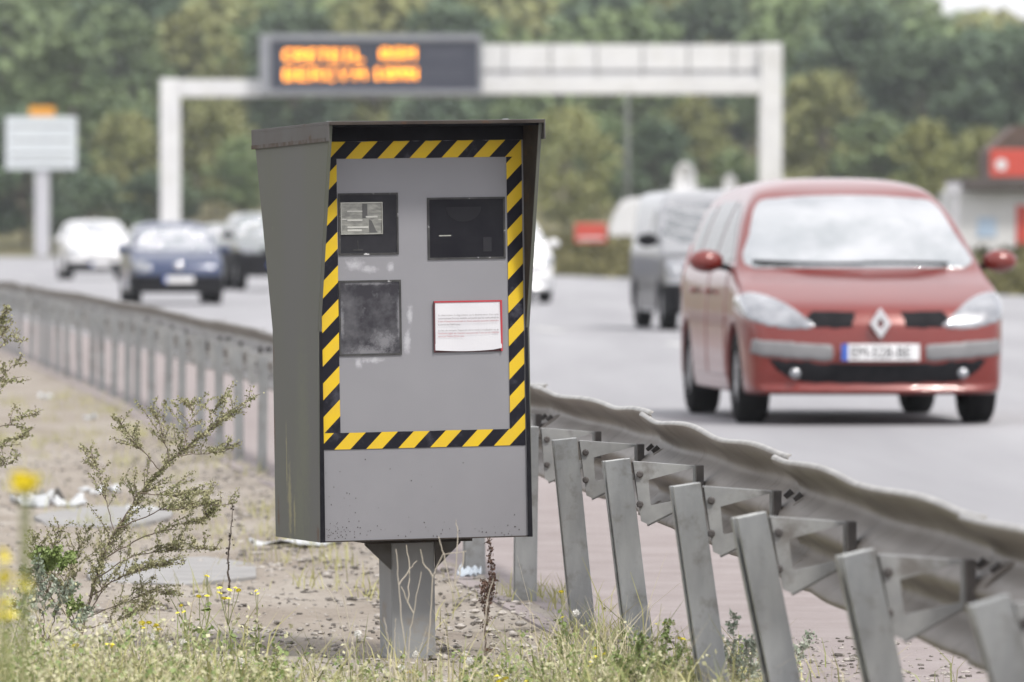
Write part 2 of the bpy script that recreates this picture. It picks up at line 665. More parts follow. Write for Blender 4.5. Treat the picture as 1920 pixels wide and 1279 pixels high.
# black underside of the hood
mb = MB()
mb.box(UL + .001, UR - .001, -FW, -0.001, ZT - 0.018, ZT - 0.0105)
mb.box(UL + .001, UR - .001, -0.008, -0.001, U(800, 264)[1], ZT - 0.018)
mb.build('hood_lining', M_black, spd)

# hazard tape
tz1, tz0 = U(800, 264)[1], U(800, 296)[1]
bz1, bz0 = U(800, 808)[1], U(800, 839)[1]
li = U(634, 500)[0]
ri = U(951, 500)[0]
lo_, ro_ = UL + 0.004, UR - 0.006
E = -0.0025
for (a, b, c, d, nm, off) in ((lo_, ro_, tz0, tz1, 'top', 0.0), (lo_, ro_, bz0, bz1, 'bottom', 0.0), (lo_, li, bz1, tz0, 'left', 0.0), (ri, ro_, bz1, tz0, 'right', 0.0)):
    # slightly uneven edges, as hand-laid tape has
    mb = MB()
    n = 40
    hor = nm in ('top', 'bottom')
    for i in range(n + 1):
        t = i / n
        w1 = 0.0009 * mnoise.noise(Vector((t * 9, 3 + a, c)))
        w2 = 0.0009 * mnoise.noise(Vector((t * 9, 7 + a, c)))
        if nm == 'top':
            w2 -= 0.004 * max(0, mnoise.noise(Vector((t * 26, 1, 5))))
        if hor:
            x = a + (b - a) * t
            mb.v += [(x, E, c + w1), (x, E, d + w2)]
        else:
            z = c + (d - c) * t
            mb.v += [(a + w1, E, z), (b + w2, E, z)]
    for i in range(n):
        k = 2 * i
        mb.face([k, k + 2, k + 3, k + 1] if hor else [k, k + 1, k + 3, k + 2])
    o = mb.build('hazard_tape', M_tape, spd)
    # each strip starts its own stripe phase
    ph = {'top': 0.012, 'bottom': 0.031, 'left': 0.0, 'right': 0.036}[nm]
    for v in o.data.vertices:
        v.co.x -= ph
    o.location.x = ph


def window(name, x0, y0, x1, y1, pane, depth, frame_m=M_gasket):
    a, zt = U(x0, y0)
    b, zb = U(x1, y1)
    m_ = MB()
    g = 0.006
    m_.ring([(a, zb), (b, zb), (b, zt), (a, zt)], [(a + g, zb + g), (b - g, zb + g), (b - g, zt - g), (a + g, zt - g)], -0.004, 0.0)
    fr = m_.build(name, frame_m, spd)
    p = MB()
    p.box(a + g, b - g, -0.0022, -0.0004, zb + g, zt - g)
    p.build('pane', pane, fr)
    return fr, a + g, b - g, zb + g, zt - g


M_flashbox = mat('flash_housing', (0.020, 0.020, 0.024), (0.03, 0.03, 0.035), scale=9, rough=0.45, spec=0.12)
fw, a, b, zb, zt = window('flash_window', 634, 363, 747, 477, M_flashbox, 0.03)
# the flash lamp behind its clear cover
fa, fz1 = U(638, 380)
fb, fz0 = U(717, 439)
mb = MB()
g = 0.0035
mb.ring([(fa, fz0), (fb, fz0), (fb, fz1), (fa, fz1)], [(fa + g, fz0 + g), (fb - g, fz0 + g), (fb - g, fz1 - g), (fa + g, fz1 - g)], -0.006, -0.0022)
lamp = mb.build('flash_lamp', M_chrome, fw)
mb = MB()
M_refl = mat('flash_reflector_bowl', (0.16, 0.16, 0.15), (0.30, 0.30, 0.27), scale=26, rough=0.35, metal=0.4, stretch=(1, 1, 3))
mb.box(fa + g, fb - g, -0.0032, -0.0023, fz0 + g, fz1 - g)
w_ = fb - fa
h_ = fz1 - fz0
mb.cur = 1
for (u0, u1, v0, v1) in ((.16, .52, .42, .47), (.16, .66, .20, .25), (.16, .52, .70, .74), (.60, .88, .52, .57), (.16, .50, .10, .16), (.90, .99, .44, .47), (.0, .14, .46, .49)):
    mb.box(fa + w_ * u0, fa + w_ * u1, -0.0044, -0.0033, fz0 + h_ * v0, fz0 + h_ * v1)
mb.cur = 2
mb.prism([(fa + w_ * .52, fz0 + h_ * .95), (fa + w_ * .52, fz0 + h_ * .5), (fa + w_ * .64, fz0 + h_ * .5), (fa + w_ * .64, fz0 + h_ * .95)], -0.0040, -0.0033)
mb.prism([(fa + w_ * .68, fz0 + h_ * .06), (fa + w_ * .88, fz0 + h_ * .06), (fa + w_ * .84, fz0 + h_ * .12), (fa + w_ * .74, fz0 + h_ * .42), (fa + w_ * .68, fz0 + h_ * .46)], -0.0042, -0.0033)
mb.build('reflector', [M_refl, M_tubeglass, mat('dim_reflector_shade', (0.075, 0.075, 0.075), rough=.5)], fw)
mb = MB()
mb.box(U(670, 450)[0], U(671.5, 450)[0], -0.0035, -0.0022, U(670, 467)[1], U(670, 451)[1])
mb.box(U(662, 450)[0], U(680, 450)[0], -0.0035, -0.0022, U(670, 470)[1], U(670, 467)[1])
mb.build('sensor_pin', M_gasket, fw)

cw, a, b, zb, zt = window('camera_window', 800, 371, 947, 485, M_glassblk, 0.03)
mb = MB()
M_lens = mat('lens_glass', (0.022, 0.022, 0.026), rough=0.4, spec=0.08)
cx, cz = U(868, 388)
for r0, r1 in ((0.0, 0.058),):
    seg = 40
    pts = []
    for k in range(seg + 1):
        an = math.pi + math.pi * k / seg
        pts.append((cx + r1 * math.cos(an), min(cz + r1 * math.sin(an) * 0.8, zt)))
    mb.prism(pts, -0.0030, -0.0023)
mb.build('lens', M_lens, cw)
mb = MB()
sa, sz = U(822, 441)
mb.box(sa, sa + 0.040, -0.0032, -0.0023, sz - 0.004, sz + 0.0)
mb.build('lens_badge', M_chrome, cw)
mb = MB()
sa, sz = U(905, 445)
mb.box(sa, sa + 0.027, -0.0032, -0.0023, sz - 0.045, sz)
mb.build('inner_fitting', M_flashbox, cw)
window('lower_window', 635, 526, 753, 665, M_smear, 0.02)

# chalky scuffs round the windows: worn patches of the face paint with ragged outlines
def add_patches(m, patches, col, side=False, gain=0.8):
    t = m.node_tree
    n, l = t.nodes, t.links.new
    b = n['Principled BSDF']
    old = b.inputs['Base Color'].links[0].from_socket
    tcn = n.new('ShaderNodeTexCoord')
    acc = None
    for (cx, cz, rx, rz) in patches:
        mpn = n.new('ShaderNodeMapping')
        mpn.vector_type = 'POINT'
        mpn.inputs['Scale'].default_value = (0.0, 1 / rx, 1 / rz) if side else (1 / rx, 0.0, 1 / rz)
        mpn.inputs['Location'].default_value = (0, -cx / rx, -cz / rz) if side else (-cx / rx, 0, -cz / rz)
        l(tcn.outputs['Object'], mpn.inputs['Vector'])
        ln = n.new('ShaderNodeVectorMath')
        ln.operation = 'LENGTH'
        l(mpn.outputs['Vector'], ln.inputs[0])
        mr = n.new('ShaderNodeMapRange')
        mr.inputs['From Min'].default_value = 1.0
        mr.inputs['From Max'].default_value = 0.0
        l(ln.outputs['Value'], mr.inputs['Value'])
        if acc is None:
            acc = mr.outputs['Result']
        else:
            mm = n.new('ShaderNodeMath')
            mm.operation = 'MAXIMUM'
            l(acc, mm.inputs[0])
            l(mr.outputs['Result'], mm.inputs[1])
            acc = mm.outputs[0]
    nn = n.new('ShaderNodeTexNoise')
    nn.inputs['Scale'].default_value = 42
    nn.inputs['Detail'].default_value = 9
    nn.inputs['Roughness'].default_value = 0.78
    l(tcn.outputs['Object'], nn.inputs['Vector'])
    ad = n.new('ShaderNodeMath')
    ad.operation = 'MULTIPLY_ADD'
    ad.inputs[1].default_value = 0.5
    l(acc, ad.inputs[0])
    l(nn.outputs['Fac'], ad.inputs[2])
    rp = n.new('ShaderNodeMapRange')
    rp.inputs['From Min'].default_value = 0.66
    rp.inputs['From Max'].default_value = 0.92
    rp.inputs['To Max'].default_value = gain
    l(ad.outputs[0], rp.inputs['Value'])
    gate = n.new('ShaderNodeMath')
    gate.operation = 'MULTIPLY'
    gt = n.new('ShaderNodeMapRange')
    gt.inputs['From Max'].default_value = 0.2
    l(acc, gt.inputs['Value'])
    l(gt.outputs['Result'], gate.inputs[0])
    l(rp.outputs['Result'], gate.inputs[1])
    mxn = n.new('ShaderNodeMix')
    mxn.data_type = 'RGBA'
    l(gate.outputs[0], mxn.inputs['Factor'])
    l(old, mxn.inputs['A'])
    mxn.inputs['B'].default_value = rgba(col)
    l(mxn.outputs['Result'], b.inputs['Base Color'])


add_patches(M_grey, [U(665, 497) + (.055, .030), U(690, 505) + (.05, .022), U(732, 500) + (.022, .032), U(768, 590) + (.018, .05), U(764, 640) + (.022, .06), U(672, 680) + (.02, .03),
                     U(700, 675) + (.06, .016)], (0.42, 0.42, 0.45))
add_patches(M_smear, [U(694, 660) + (.12, .035), U(640, 600) + (.018, .12), U(748, 600) + (.014, .13), U(720, 640) + (.07, .06), U(690, 530) + (.12, .014)], (0.20, 0.20, 0.215))
add_patches(M_side, [(.17, .70, .13, .55), (.22, .50, .12, .35)], (0.125, 0.135, 0.095), True, .6)
add_patches(M_side, [(.33, .50, .035, .22), (.28, .45, .02, .14), (.36, .62, .012, .2)], (0.26, 0.24, 0.13), True, .7)
add_patches(M_side, [(.46, .45, .02, .10), (.49, .72, .012, .12), (.49, .95, .010, .08), (.02, .40, .03, .05)], (0.09, 0.05, 0.03), True, .8)
# rust spots along the bottom of the face
mb = MB()
r_ = random.Random(4)
for k in range(110):
    x = r_.uniform(612, 986)
    y = 1008 - abs(r_.gauss(0, 16)) if r_.random() < .8 else r_.uniform(860, 1005)
    if r_.random() < .45:
        x = 612 + abs(r_.gauss(0, 26))
    u, z = U(x, y)
    q = r_.uniform(.0006, .0018)
    if UL + .01 < u < UR - .01 and z > ZB + .004:
        n = 6
        pts = [(u + q * r_.uniform(.6, 1.2) * math.cos(2 * math.pi * i / n), z + q * 1.2 * r_.uniform(.6, 1.3) * math.sin(2 * math.pi * i / n)) for i in range(n)]
        mb.prism(pts, -0.0012, 0.0)
mb.build('rust_spot', M_rust, spd)
mb = MB()
mb.box(UL + .002, UR - .002, -0.003, -0.0004, ZB + .0005, ZB + .004)
mb.build('rusty_edge', M_rust, spd)

# the notice
na, nz1 = U(813, 567)
nb, nz0 = U(939, 657)
mb = MB()
N = 24
for i in range(N + 1):
    t = i / N
    x = na + (nb - na) * t
    dip = -0.0045 * math.sin(math.pi * min(1, t * 1.05)) + 0.003 * math.exp(-((t - 1) / .08) ** 2)
    curl = -0.004 - 0.005 * (0.5 + 0.5 * math.cos(2 * math.pi * t)) * 0.5
    mb.v += [(x, curl - 0.003, nz0 + dip + 0.003), (x, -0.0042, nz1)]
for i in range(N):
    k = 2 * i
    mb.face([k, k + 2, k + 3, k + 1])
notice = mb.build('notice', M_paper, spd)
notice['label'] = 'white printed notice with a red border'
mb = MB()
mb.box(na - .002, nb + .003, -0.0032, -0.0004, nz0 - 0.004, nz1 + .003)
mb.cur = 1
mb.box(na - .001, nb + .0035, -0.0062, -0.0032, nz1 - .0015, nz1 + .0035)
mb.box(nb - .0028, nb + .0028, -0.0090, -0.0032, nz0 - .003, nz1 - .0016)
mb.cur = 0
mb.box(na - .004, na + .001, -0.0088, -0.0032, nz0 - 0.002, nz1 - .0018)
mb.build('border', [mat('notice_backing', (0.10, 0.035, 0.04), rough=0.7), M_red], notice)
lines = [("La destruction, la dégradation ou la détérioration d'un radar", 591, M_ink), ("automatique fixe ou mobile est punie par le code pénal de", 597, M_ink),
         ("5 ans d'emprisonnement et d'une amende pouvant atteindre", 602.5, M_inkred), ("la somme de 75000 euros.", 608.5, M_ink),
         ("Le fait de masquer l'appareil, de le rendre inutilisable ou de", 619.5, M_ink), ("l'endommager en réunion est puni de 7 ans et de 100000", 625, M_inkred),
         ("euros par l'article 322 du code.", 630.5, M_inkred)]
for tx, y, m_ in lines:
    me = text_mesh('notice_text', tx, 0.0078, m_)
    w = max(v.co.x for v in me.vertices)
    full = U(933, y)[0] - U(819, y)[0]
    o = link('notice_text', me, notice)
    sx_ = min(1.3, full / w) if len(tx) > 40 else 0.88
    o.scale = (sx_, 1, 1)
    o.rotation_euler = (R(90), 0, 0)
    o.location = (U(819, y)[0], -0.0115, U(819, y + 2)[1])

# post and gussets under the cabinet (post is set back from the face)
PCX, PD0, PD1 = 0.005, 0.165, 0.30
hw = 0.073
mb = MB()
mb.box(PCX - hw, PCX + hw, PD0, PD1, -0.12, ZB - 0.012)
post = mb.build('post', M_post, spd, bevel=0.006)
mb = MB()
mb.box(PCX - .17, PCX + .17, PD0 - .09, PD1 + .09, ZB - 0.012, ZB)
mb.build('mounting_plate', M_rust, spd)
M_gusset = mat('dark_gusset_paint', (0.09, 0.088, 0.085), (0.06, 0.052, 0.046), scale=12, rough=0.7)
for sg in (-1, 1):
    mb = MB()
    e = PCX + sg * hw
    mb.prism([(e, ZB - .012), (e + sg * .085, ZB - .012), (e + sg * .085, ZB - .02), (e + sg * .001, ZB - .10)][::sg], PD0 - 0.005, PD0 + .006)
    mb.build('gusset', M_gusset, spd)

# ------------------------------------------------------------------ crash barrier
M_rail = mat('dusty_rail_steel', (0.115, 0.099, 0.084), (0.185, 0.166, 0.147), scale=1.6, rough=0.5, metal=0.2, spec=0.4,
             mul=(7, (0.085, 0.070, 0.058), 0.52, 0.75), bump=.06, bscale=120)
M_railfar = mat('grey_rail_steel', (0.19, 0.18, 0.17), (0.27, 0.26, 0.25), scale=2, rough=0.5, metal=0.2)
M_raillip = mat('highlit_rail_edge', (0.22, 0.21, 0.195), (0.36, 0.35, 0.33), scale=8, rough=0.4, metal=0.2)  # paler than the rail: sky highlight along the top lip put into the colour
M_galv2 = mat('grey_bracket_steel', (0.25, 0.255, 0.255), (0.33, 0.335, 0.33), scale=11, rough=0.5, metal=0.3, mul=(8, (0.16, 0.15, 0.14), 0.55, 0.7))
M_darksteel = mat('dark_steel', (0.05, 0.045, 0.045), (0.09, 0.08, 0.075), scale=20, rough=0.6)
barrier = empty('crash_barrier', (float(post_line(24.4)), 24.4, 0))
tag(barrier, 'dented galvanised steel crash barrier with leaning posts along the road edge', 'crash barrier')
BO = Vector(barrier.location)

# post feet and tops: the near ones were pushed over, further away they stand upright
near_top = {24.4: .174, 22.4: .317, 20.4: .478, 18.4: .591, 16.4: .761, 14.4: .924, 12.4: 1.08}
near_foot = {24.4: .247, 22.4: .405, 20.4: .58, 18.4: .736, 16.4: .92, 14.4: 1.13, 12.4: 1.33}
posts = []
D = 12.4
while D < 96:
    key = round(D, 1)
    if key in near_top:
        posts.append((D, near_foot[key], near_top[key], .615 - .006 * ((24.4 - D) / 2)))
    else:
        x = float(post_line(D)) + rnd.uniform(-.015, .015)
        posts.append((D + rnd.uniform(-.12, .12), x, x + rnd.uniform(-.012, .02), .615 + rnd.uniform(-.012, .012)))
    D += 2.0

PW, PDp, PT = 0.033, 0.060, 0.007
PSEC = lambda PW: [(-PW, 0.012), (-PW, 0), (PW, 0), (PW, PDp), (-PW + .0, PDp), (-PW, PDp - .018), (-PW + PT, PDp - .018), (-PW + PT, PDp - PT),
       (PW - PT, PDp - PT), (PW - PT, PT), (-PW + PT, PT), (-PW + PT, .012)]
SPACER = []
for i, (D, xf, xt, zt) in enumerate(posts):
    zf = -0.12
    lean = math.atan2(xf - xt, zt - zf)
    tw = rnd.uniform(-.08, .08)
    M = Matrix.Translation(Vector((xf, D, zf)) - BO) @ Matrix.Rotation(-lean, 4, 'Y') @ Matrix.Rotation(tw + (.19 if D < 30 else .05), 4, 'Z')
    Lp = math.hypot(zt - zf, xf - xt)
    mb = MB()
    sec = PSEC(.039 if D < 30 else .026)
    n = len(sec)
    mb.add([M @ Vector((p[0], p[1], 0)) for p in sec] + [M @ Vector((p[0], p[1], Lp)) for p in sec],
           [tuple(range(n)), tuple(range(2 * n - 1, n - 1, -1))] + [(k, k + n, (k + 1) % n + n, (k + 1) % n) for k in range(n)])
    mb.build('post', M_galv, barrier, bevel=0.002 if D < 32 else 0)
    # spacer bracket between post and rail: a bent sheet frame
    S = Matrix.Translation(Vector((xt, D, zt)) - BO) @ Matrix.Rotation(math.atan(.05), 4, 'Z')
    w = .236
    e = .04 + min(lean, .3) * .17
    mb = MB()
    outer = [(.048, -.006), (w, -.020), (w, -.124), (.045 + e * .8, -.196), (.042 + e * .5, -.186)]
    inner = [(.094, -.062), (w - .008, -.026), (w - .008, -.112), (.088 + e * .28, -.138), (.088 + e * .2, -.134)]
    mb.ring(outer, inner, .020, .026, S)
    # flanges of the fold
    for (p, q) in ((0, 1), (3, 2)) if D < 32 else ():
        a_, b_ = Vector(outer[p]), Vector(outer[q])
        d_ = (b_ - a_).normalized() * .0
        nn_ = Vector((0, -.006))
        mb.prism([a_, b_, b_ + nn_, a_ + nn_], .0262, .070, 'y', S)
    if D < 32:
        mb.cur = 1
        mb.prism([(.0452, -.010), (.053, -.012), (.053 + e * .5, -.186), (.045 + e * .5, -.184)], .0262, .068, 'y', S)
    sp = mb.build('spacer_bracket', [M_galv2, M_darksteel], barrier)
    for bz in (-.045, -.135) if D < 32 else ():
        bb = MB()
        bb.lathe([(.0, .011), (-.007, .011), (-.009, .007), (-.009, .001)], 'y', tuple(S @ Vector((.068, .0198, bz))), 8)
        bb.build('bolt', M_darksteel, sp)
    pl = MB()
    pl.box(w + .0005, w + .022, -.020, .07, -.112, -.018, S)
    pl.build('bolt_plate', M_darksteel, sp)

# corrugated rail: cross-section seen from the back, z from .38 to .69
prof = [(.016, -.004), (.004, .000)]
for _k in range(1, 28):
    _z = .325 * _k / 28
    prof.append((.042 * (1 - math.cos(4 * math.pi * _z / .325)) ** .9 + .001, _z))
prof += [(.001, .322), (.003, .327), (.010, .331)]


def rail_at(D):
    """bottom inner edge of the rail at distance D, follows the post tops"""
    Ds = [p[0] for p in posts]
    X = np.interp(D, Ds, [p[2] for p in posts]) + .262
    zt = np.interp(D, Ds, [p[3] for p in posts])
    return X, zt + .075 - .325


def dent(D, zz, ph):
    if D > 60:
        return 0, 0
    k = smoothstep(50, 24, D) * 1.0
    t = zz / .325
    topness = max(0, (t - .55) / .45)
    botness = max(0, (.35 - t) / .35)
    wv = 0.006 * math.sin(D * 3.3 + ph) + .007 * mnoise.noise(Vector((D * .9, ph, 2)))
    wb = 0.020 * mnoise.noise(Vector((D * 1.9, 5 + ph, 1)))
    dx = k * (0.016 * mnoise.noise(Vector((D * .7, t * 1.0, ph))) + .006 * topness * math.sin(D * 3.3 + ph + 1.2))
    dz = k * (topness * wv + botness * wb * .45)
    return dx, dz


D0 = 24.25 - 16
j = 0
first = None
while D0 < 94:
    D1 = D0 + 4.30
    n = 44 if D0 < 44 else 16
    mb = MB()
    m_ = len(prof)
    ph = j * .35
    for i in range(n + 1):
        D = D0 + (D1 - D0) * i / n
        X, zb = rail_at(D)
        tk = 0.0 if i > n * .10 else 0.006 * (1 - i / (n * .10))
        for (px, pz) in prof:
            dx, dz = dent(D, pz, ph)
            mb.v.append((X + px + dx - BO.x - .012 * (i / n), D - BO.y, zb + pz + dz + tk + .004 * (1 - i / n) - BO.z))
    for i in range(n):
        for k in range(m_ - 1):
            a_ = i * m_ + k
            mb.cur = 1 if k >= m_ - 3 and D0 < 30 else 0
            mb.face([a_, a_ + 1, a_ + m_ + 1, a_ + m_])
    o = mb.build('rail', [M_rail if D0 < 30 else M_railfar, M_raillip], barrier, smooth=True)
    so = o.modifiers.new('thick', 'SOLIDIFY')
    so.thickness = 0.004
    so.offset = 1
    # joint bolts on the upper flank of the back
    if D0 < 50:
        for q in range(2):
            D = D0 + .10 + q * .22
            X, zb = rail_at(D)
            dx, dz = dent(D, .165, ph)
            bm = MB()
            bm.box(-.013, .013, -.022, .022, -.015, .015, Matrix.Translation(Vector((X + dx + .040, D, zb + .212 + dz)) - BO) @ Matrix.Rotation(-.75, 4, 'Y'))
            bm.build('joint_bolt', M_darksteel, o)
    D0 += 4.0
    j += 1

# ------------------------------------------------------------------ vehicles
def spline(P, n=8):
    """closed Catmull-Rom through P"""
    P = [np.array(p[:2], float) for p in P]
    out = []
    N = len(P)
    for i in range(N):
        a, b, c, d = P[i - 1], P[i], P[(i + 1) % N], P[(i + 2) % N]
        for k in range(n):
            t = k / n
            out.append(.5 * (2 * b + (c - a) * t + (2 * a - 5 * b + 4 * c - d) * t * t + (3 * b - a - 3 * c + d) * t ** 3))
    return np.array(out)


def sd_poly(P, X, Y):
    """signed distance of grid points to a polygon (negative inside)"""
    d = np.full(X.shape, 1e9)
    ins = np.zeros(X.shape, bool)
    N = len(P)
    for i in range(N):
        a, b = P[i], P[(i + 1) % N]
        e = b - a
        wx, wy = X - a[0], Y - a[1]
        t = np.clip((wx * e[0] + wy * e[1]) / max(e @ e, 1e-12), 0, 1)
        d = np.minimum(d, (wx - e[0] * t) ** 2 + (wy - e[1] * t) ** 2)
        c = ((a[1] <= Y) & (b[1] > Y)) | ((b[1] <= Y) & (a[1] > Y))
        with np.errstate(divide='ignore', invalid='ignore'):
            xi = a[0] + (Y - a[1]) / (e[1] if e[1] else 1e-12) * e[0]
        ins ^= c & (X < xi)
    d = np.sqrt(d)
    return np.where(ins, -d, d)


def smax(a, b, k):
    h = np.clip(.5 + .5 * (a - b) / k, 0, 1)
    return b + (a - b) * h + k * h * (1 - h)


def surface_nets(Fd, o, h):
    nx, ny, nz_ = Fd.shape
    s = Fd < 0
    c = [(i, j, k) for i in (0, 1) for j in (0, 1) for k in (0, 1)]

    def sh(A, i, j, k):
        return A[i:nx - 1 + i, j:ny - 1 + j, k:nz_ - 1 + k]
    cnt = sum(sh(s, *q).astype(np.int8) for q in c)
    act = (cnt > 0) & (cnt < 8)
    idx = np.argwhere(act)
    if len(idx) == 0:
        return np.zeros((0, 3)), np.zeros((0, 4), int)
    ids = -np.ones(act.shape, int)
    ids[act] = np.arange(len(idx))
    val = {q: Fd[idx[:, 0] + q[0], idx[:, 1] + q[1], idx[:, 2] + q[2]] for q in c}
    acc = np.zeros((len(idx), 3))
    num = np.zeros(len(idx))
    for a in c:
        for ax in range(3):
            if a[ax] == 0:
                b = list(a)
                b[ax] = 1
                b = tuple(b)
                va, vb = val[a], val[b]
                m = (va < 0) != (vb < 0)
                t = np.where(m, va / np.where(va == vb, 1, va - vb), 0)
                for q in range(3):
                    acc[:, q] += np.where(m, a[q] + (b[q] - a[q]) * t, 0)
                num += m
    V = (idx + acc / num[:, None]) * h + np.array(o)
    quads = []
    for ax in range(3):
        u, v = (ax + 1) % 3, (ax + 2) % 3
        sl0 = [slice(1, -1)] * 3
        sl1 = [slice(1, -1)] * 3
        sl0[ax] = slice(0, -1)
        sl1[ax] = slice(1, None)
        A, B = s[tuple(sl0)], s[tuple(sl1)]
        ed = np.argwhere(A != B)
        if len(ed) == 0:
            continue
        flip = A[ed[:, 0], ed[:, 1], ed[:, 2]]
        e = ed.copy()
        e[:, u] += 1
        e[:, v] += 1
        def cell(du, dv):
            g = e.copy()
            g[:, u] -= du
            g[:, v] -= dv
            ok = np.ones(len(g), bool)
            return ids[g[:, 0], g[:, 1], g[:, 2]]
        q = np.stack([cell(1, 1), cell(0, 1), cell(0, 0), cell(1, 0)], -1)
        q[~flip] = q[~flip][:, ::-1]
        quads.append(q)
    Q = np.concatenate(quads)
    Q = Q[(Q >= 0).all(1)]
    return V, Q


M_tyre = mat('tyre_rubber', (0.012, 0.012, 0.013), (0.02, 0.02, 0.02), scale=10, rough=0.9, spec=0.06)
M_rim = mat('wheel_rim', (0.42, 0.42, 0.43), (0.34, 0.34, 0.35), scale=8, rough=0.4, metal=0.6)
M_trim = mat('black_plastic_trim', (0.010, 0.010, 0.012), (0.016, 0.016, 0.018), scale=12, rough=0.7, spec=0.08)
M_screen = mat('bright_reflecting_glass', (0.52, 0.54, 0.55), (0.64, 0.65, 0.66), scale=.7, rough=0.08, metal=0.8, lo=.42, hi=.56, detail=3,
               mul=(1.2, (0.36, 0.39, 0.40), 0.46, 0.74))  # opaque; pale mottled tint paints in sky and tree reflections
M_screen3 = mat('dim_reflecting_glass', (0.16, 0.18, 0.185), (0.34, 0.35, 0.36), scale=1.1, rough=0.1, metal=0.8, lo=.42, hi=.58, detail=3)  # same painted-in reflection, in a darker tint
M_screen2 = mat('pale_reflecting_glass', (0.55, 0.57, 0.58), (0.72, 0.72, 0.73), scale=1.3, rough=0.1, metal=0.8, lo=.42, hi=.56, detail=3,
                mul=(3.0, (0.33, 0.37, 0.38), 0.50, 0.70))  # same painted-in reflection, brighter for the smaller cars
M_sglass = mat('side_window_glass', (0.03, 0.034, 0.035), (0.045, 0.05, 0.05), scale=2, rough=0.08, metal=0.0, spec=0.45)
M_lampglass = mat('headlight_glass', (0.38, 0.39, 0.41), (0.20, 0.21, 0.23), scale=9, rough=0.15, metal=0.45, coat=1.0)
M_plate = mat('number_plate_white', (0.74, 0.74, 0.75), rough=0.5)
M_plateblue = mat('number_plate_blue', (0.03, 0.10, 0.45), rough=0.5)
M_letters = mat('number_plate_letters', (0.05, 0.05, 0.055), rough=0.6)
M_taillight = mat('tail_light_red', (0.35, 0.01, 0.01), rough=0.2)
M_bumpgrey = mat('grey_bumper_strip', (0.20, 0.20, 0.205), (0.17, 0.17, 0.175), scale=6, rough=0.45)
M_emblem = mat('chrome_emblem', (0.75, 0.75, 0.76), rough=0.15, metal=0.85)


def paint(name, c, var=0.9, rough=0.32, metal=0.1):
    return mat(name, c, tuple(x * var for x in c), scale=2, rough=rough, metal=metal, coat=0.7)


P_red = paint('red_car_paint', (0.165, 0.012, 0.006))
P_blue = paint('blue_car_paint', (0.010, 0.026, 0.085))
P_white = paint('white_car_paint', (0.72, 0.72, 0.73))
P_silver = paint('silver_car_paint', (0.50, 0.51, 0.53), metal=0.5)
P_van = paint('pale_van_paint', (0.33, 0.335, 0.35), metal=0.3)
P_grey = paint('grey_car_paint', (0.22, 0.24, 0.24), metal=0.3)


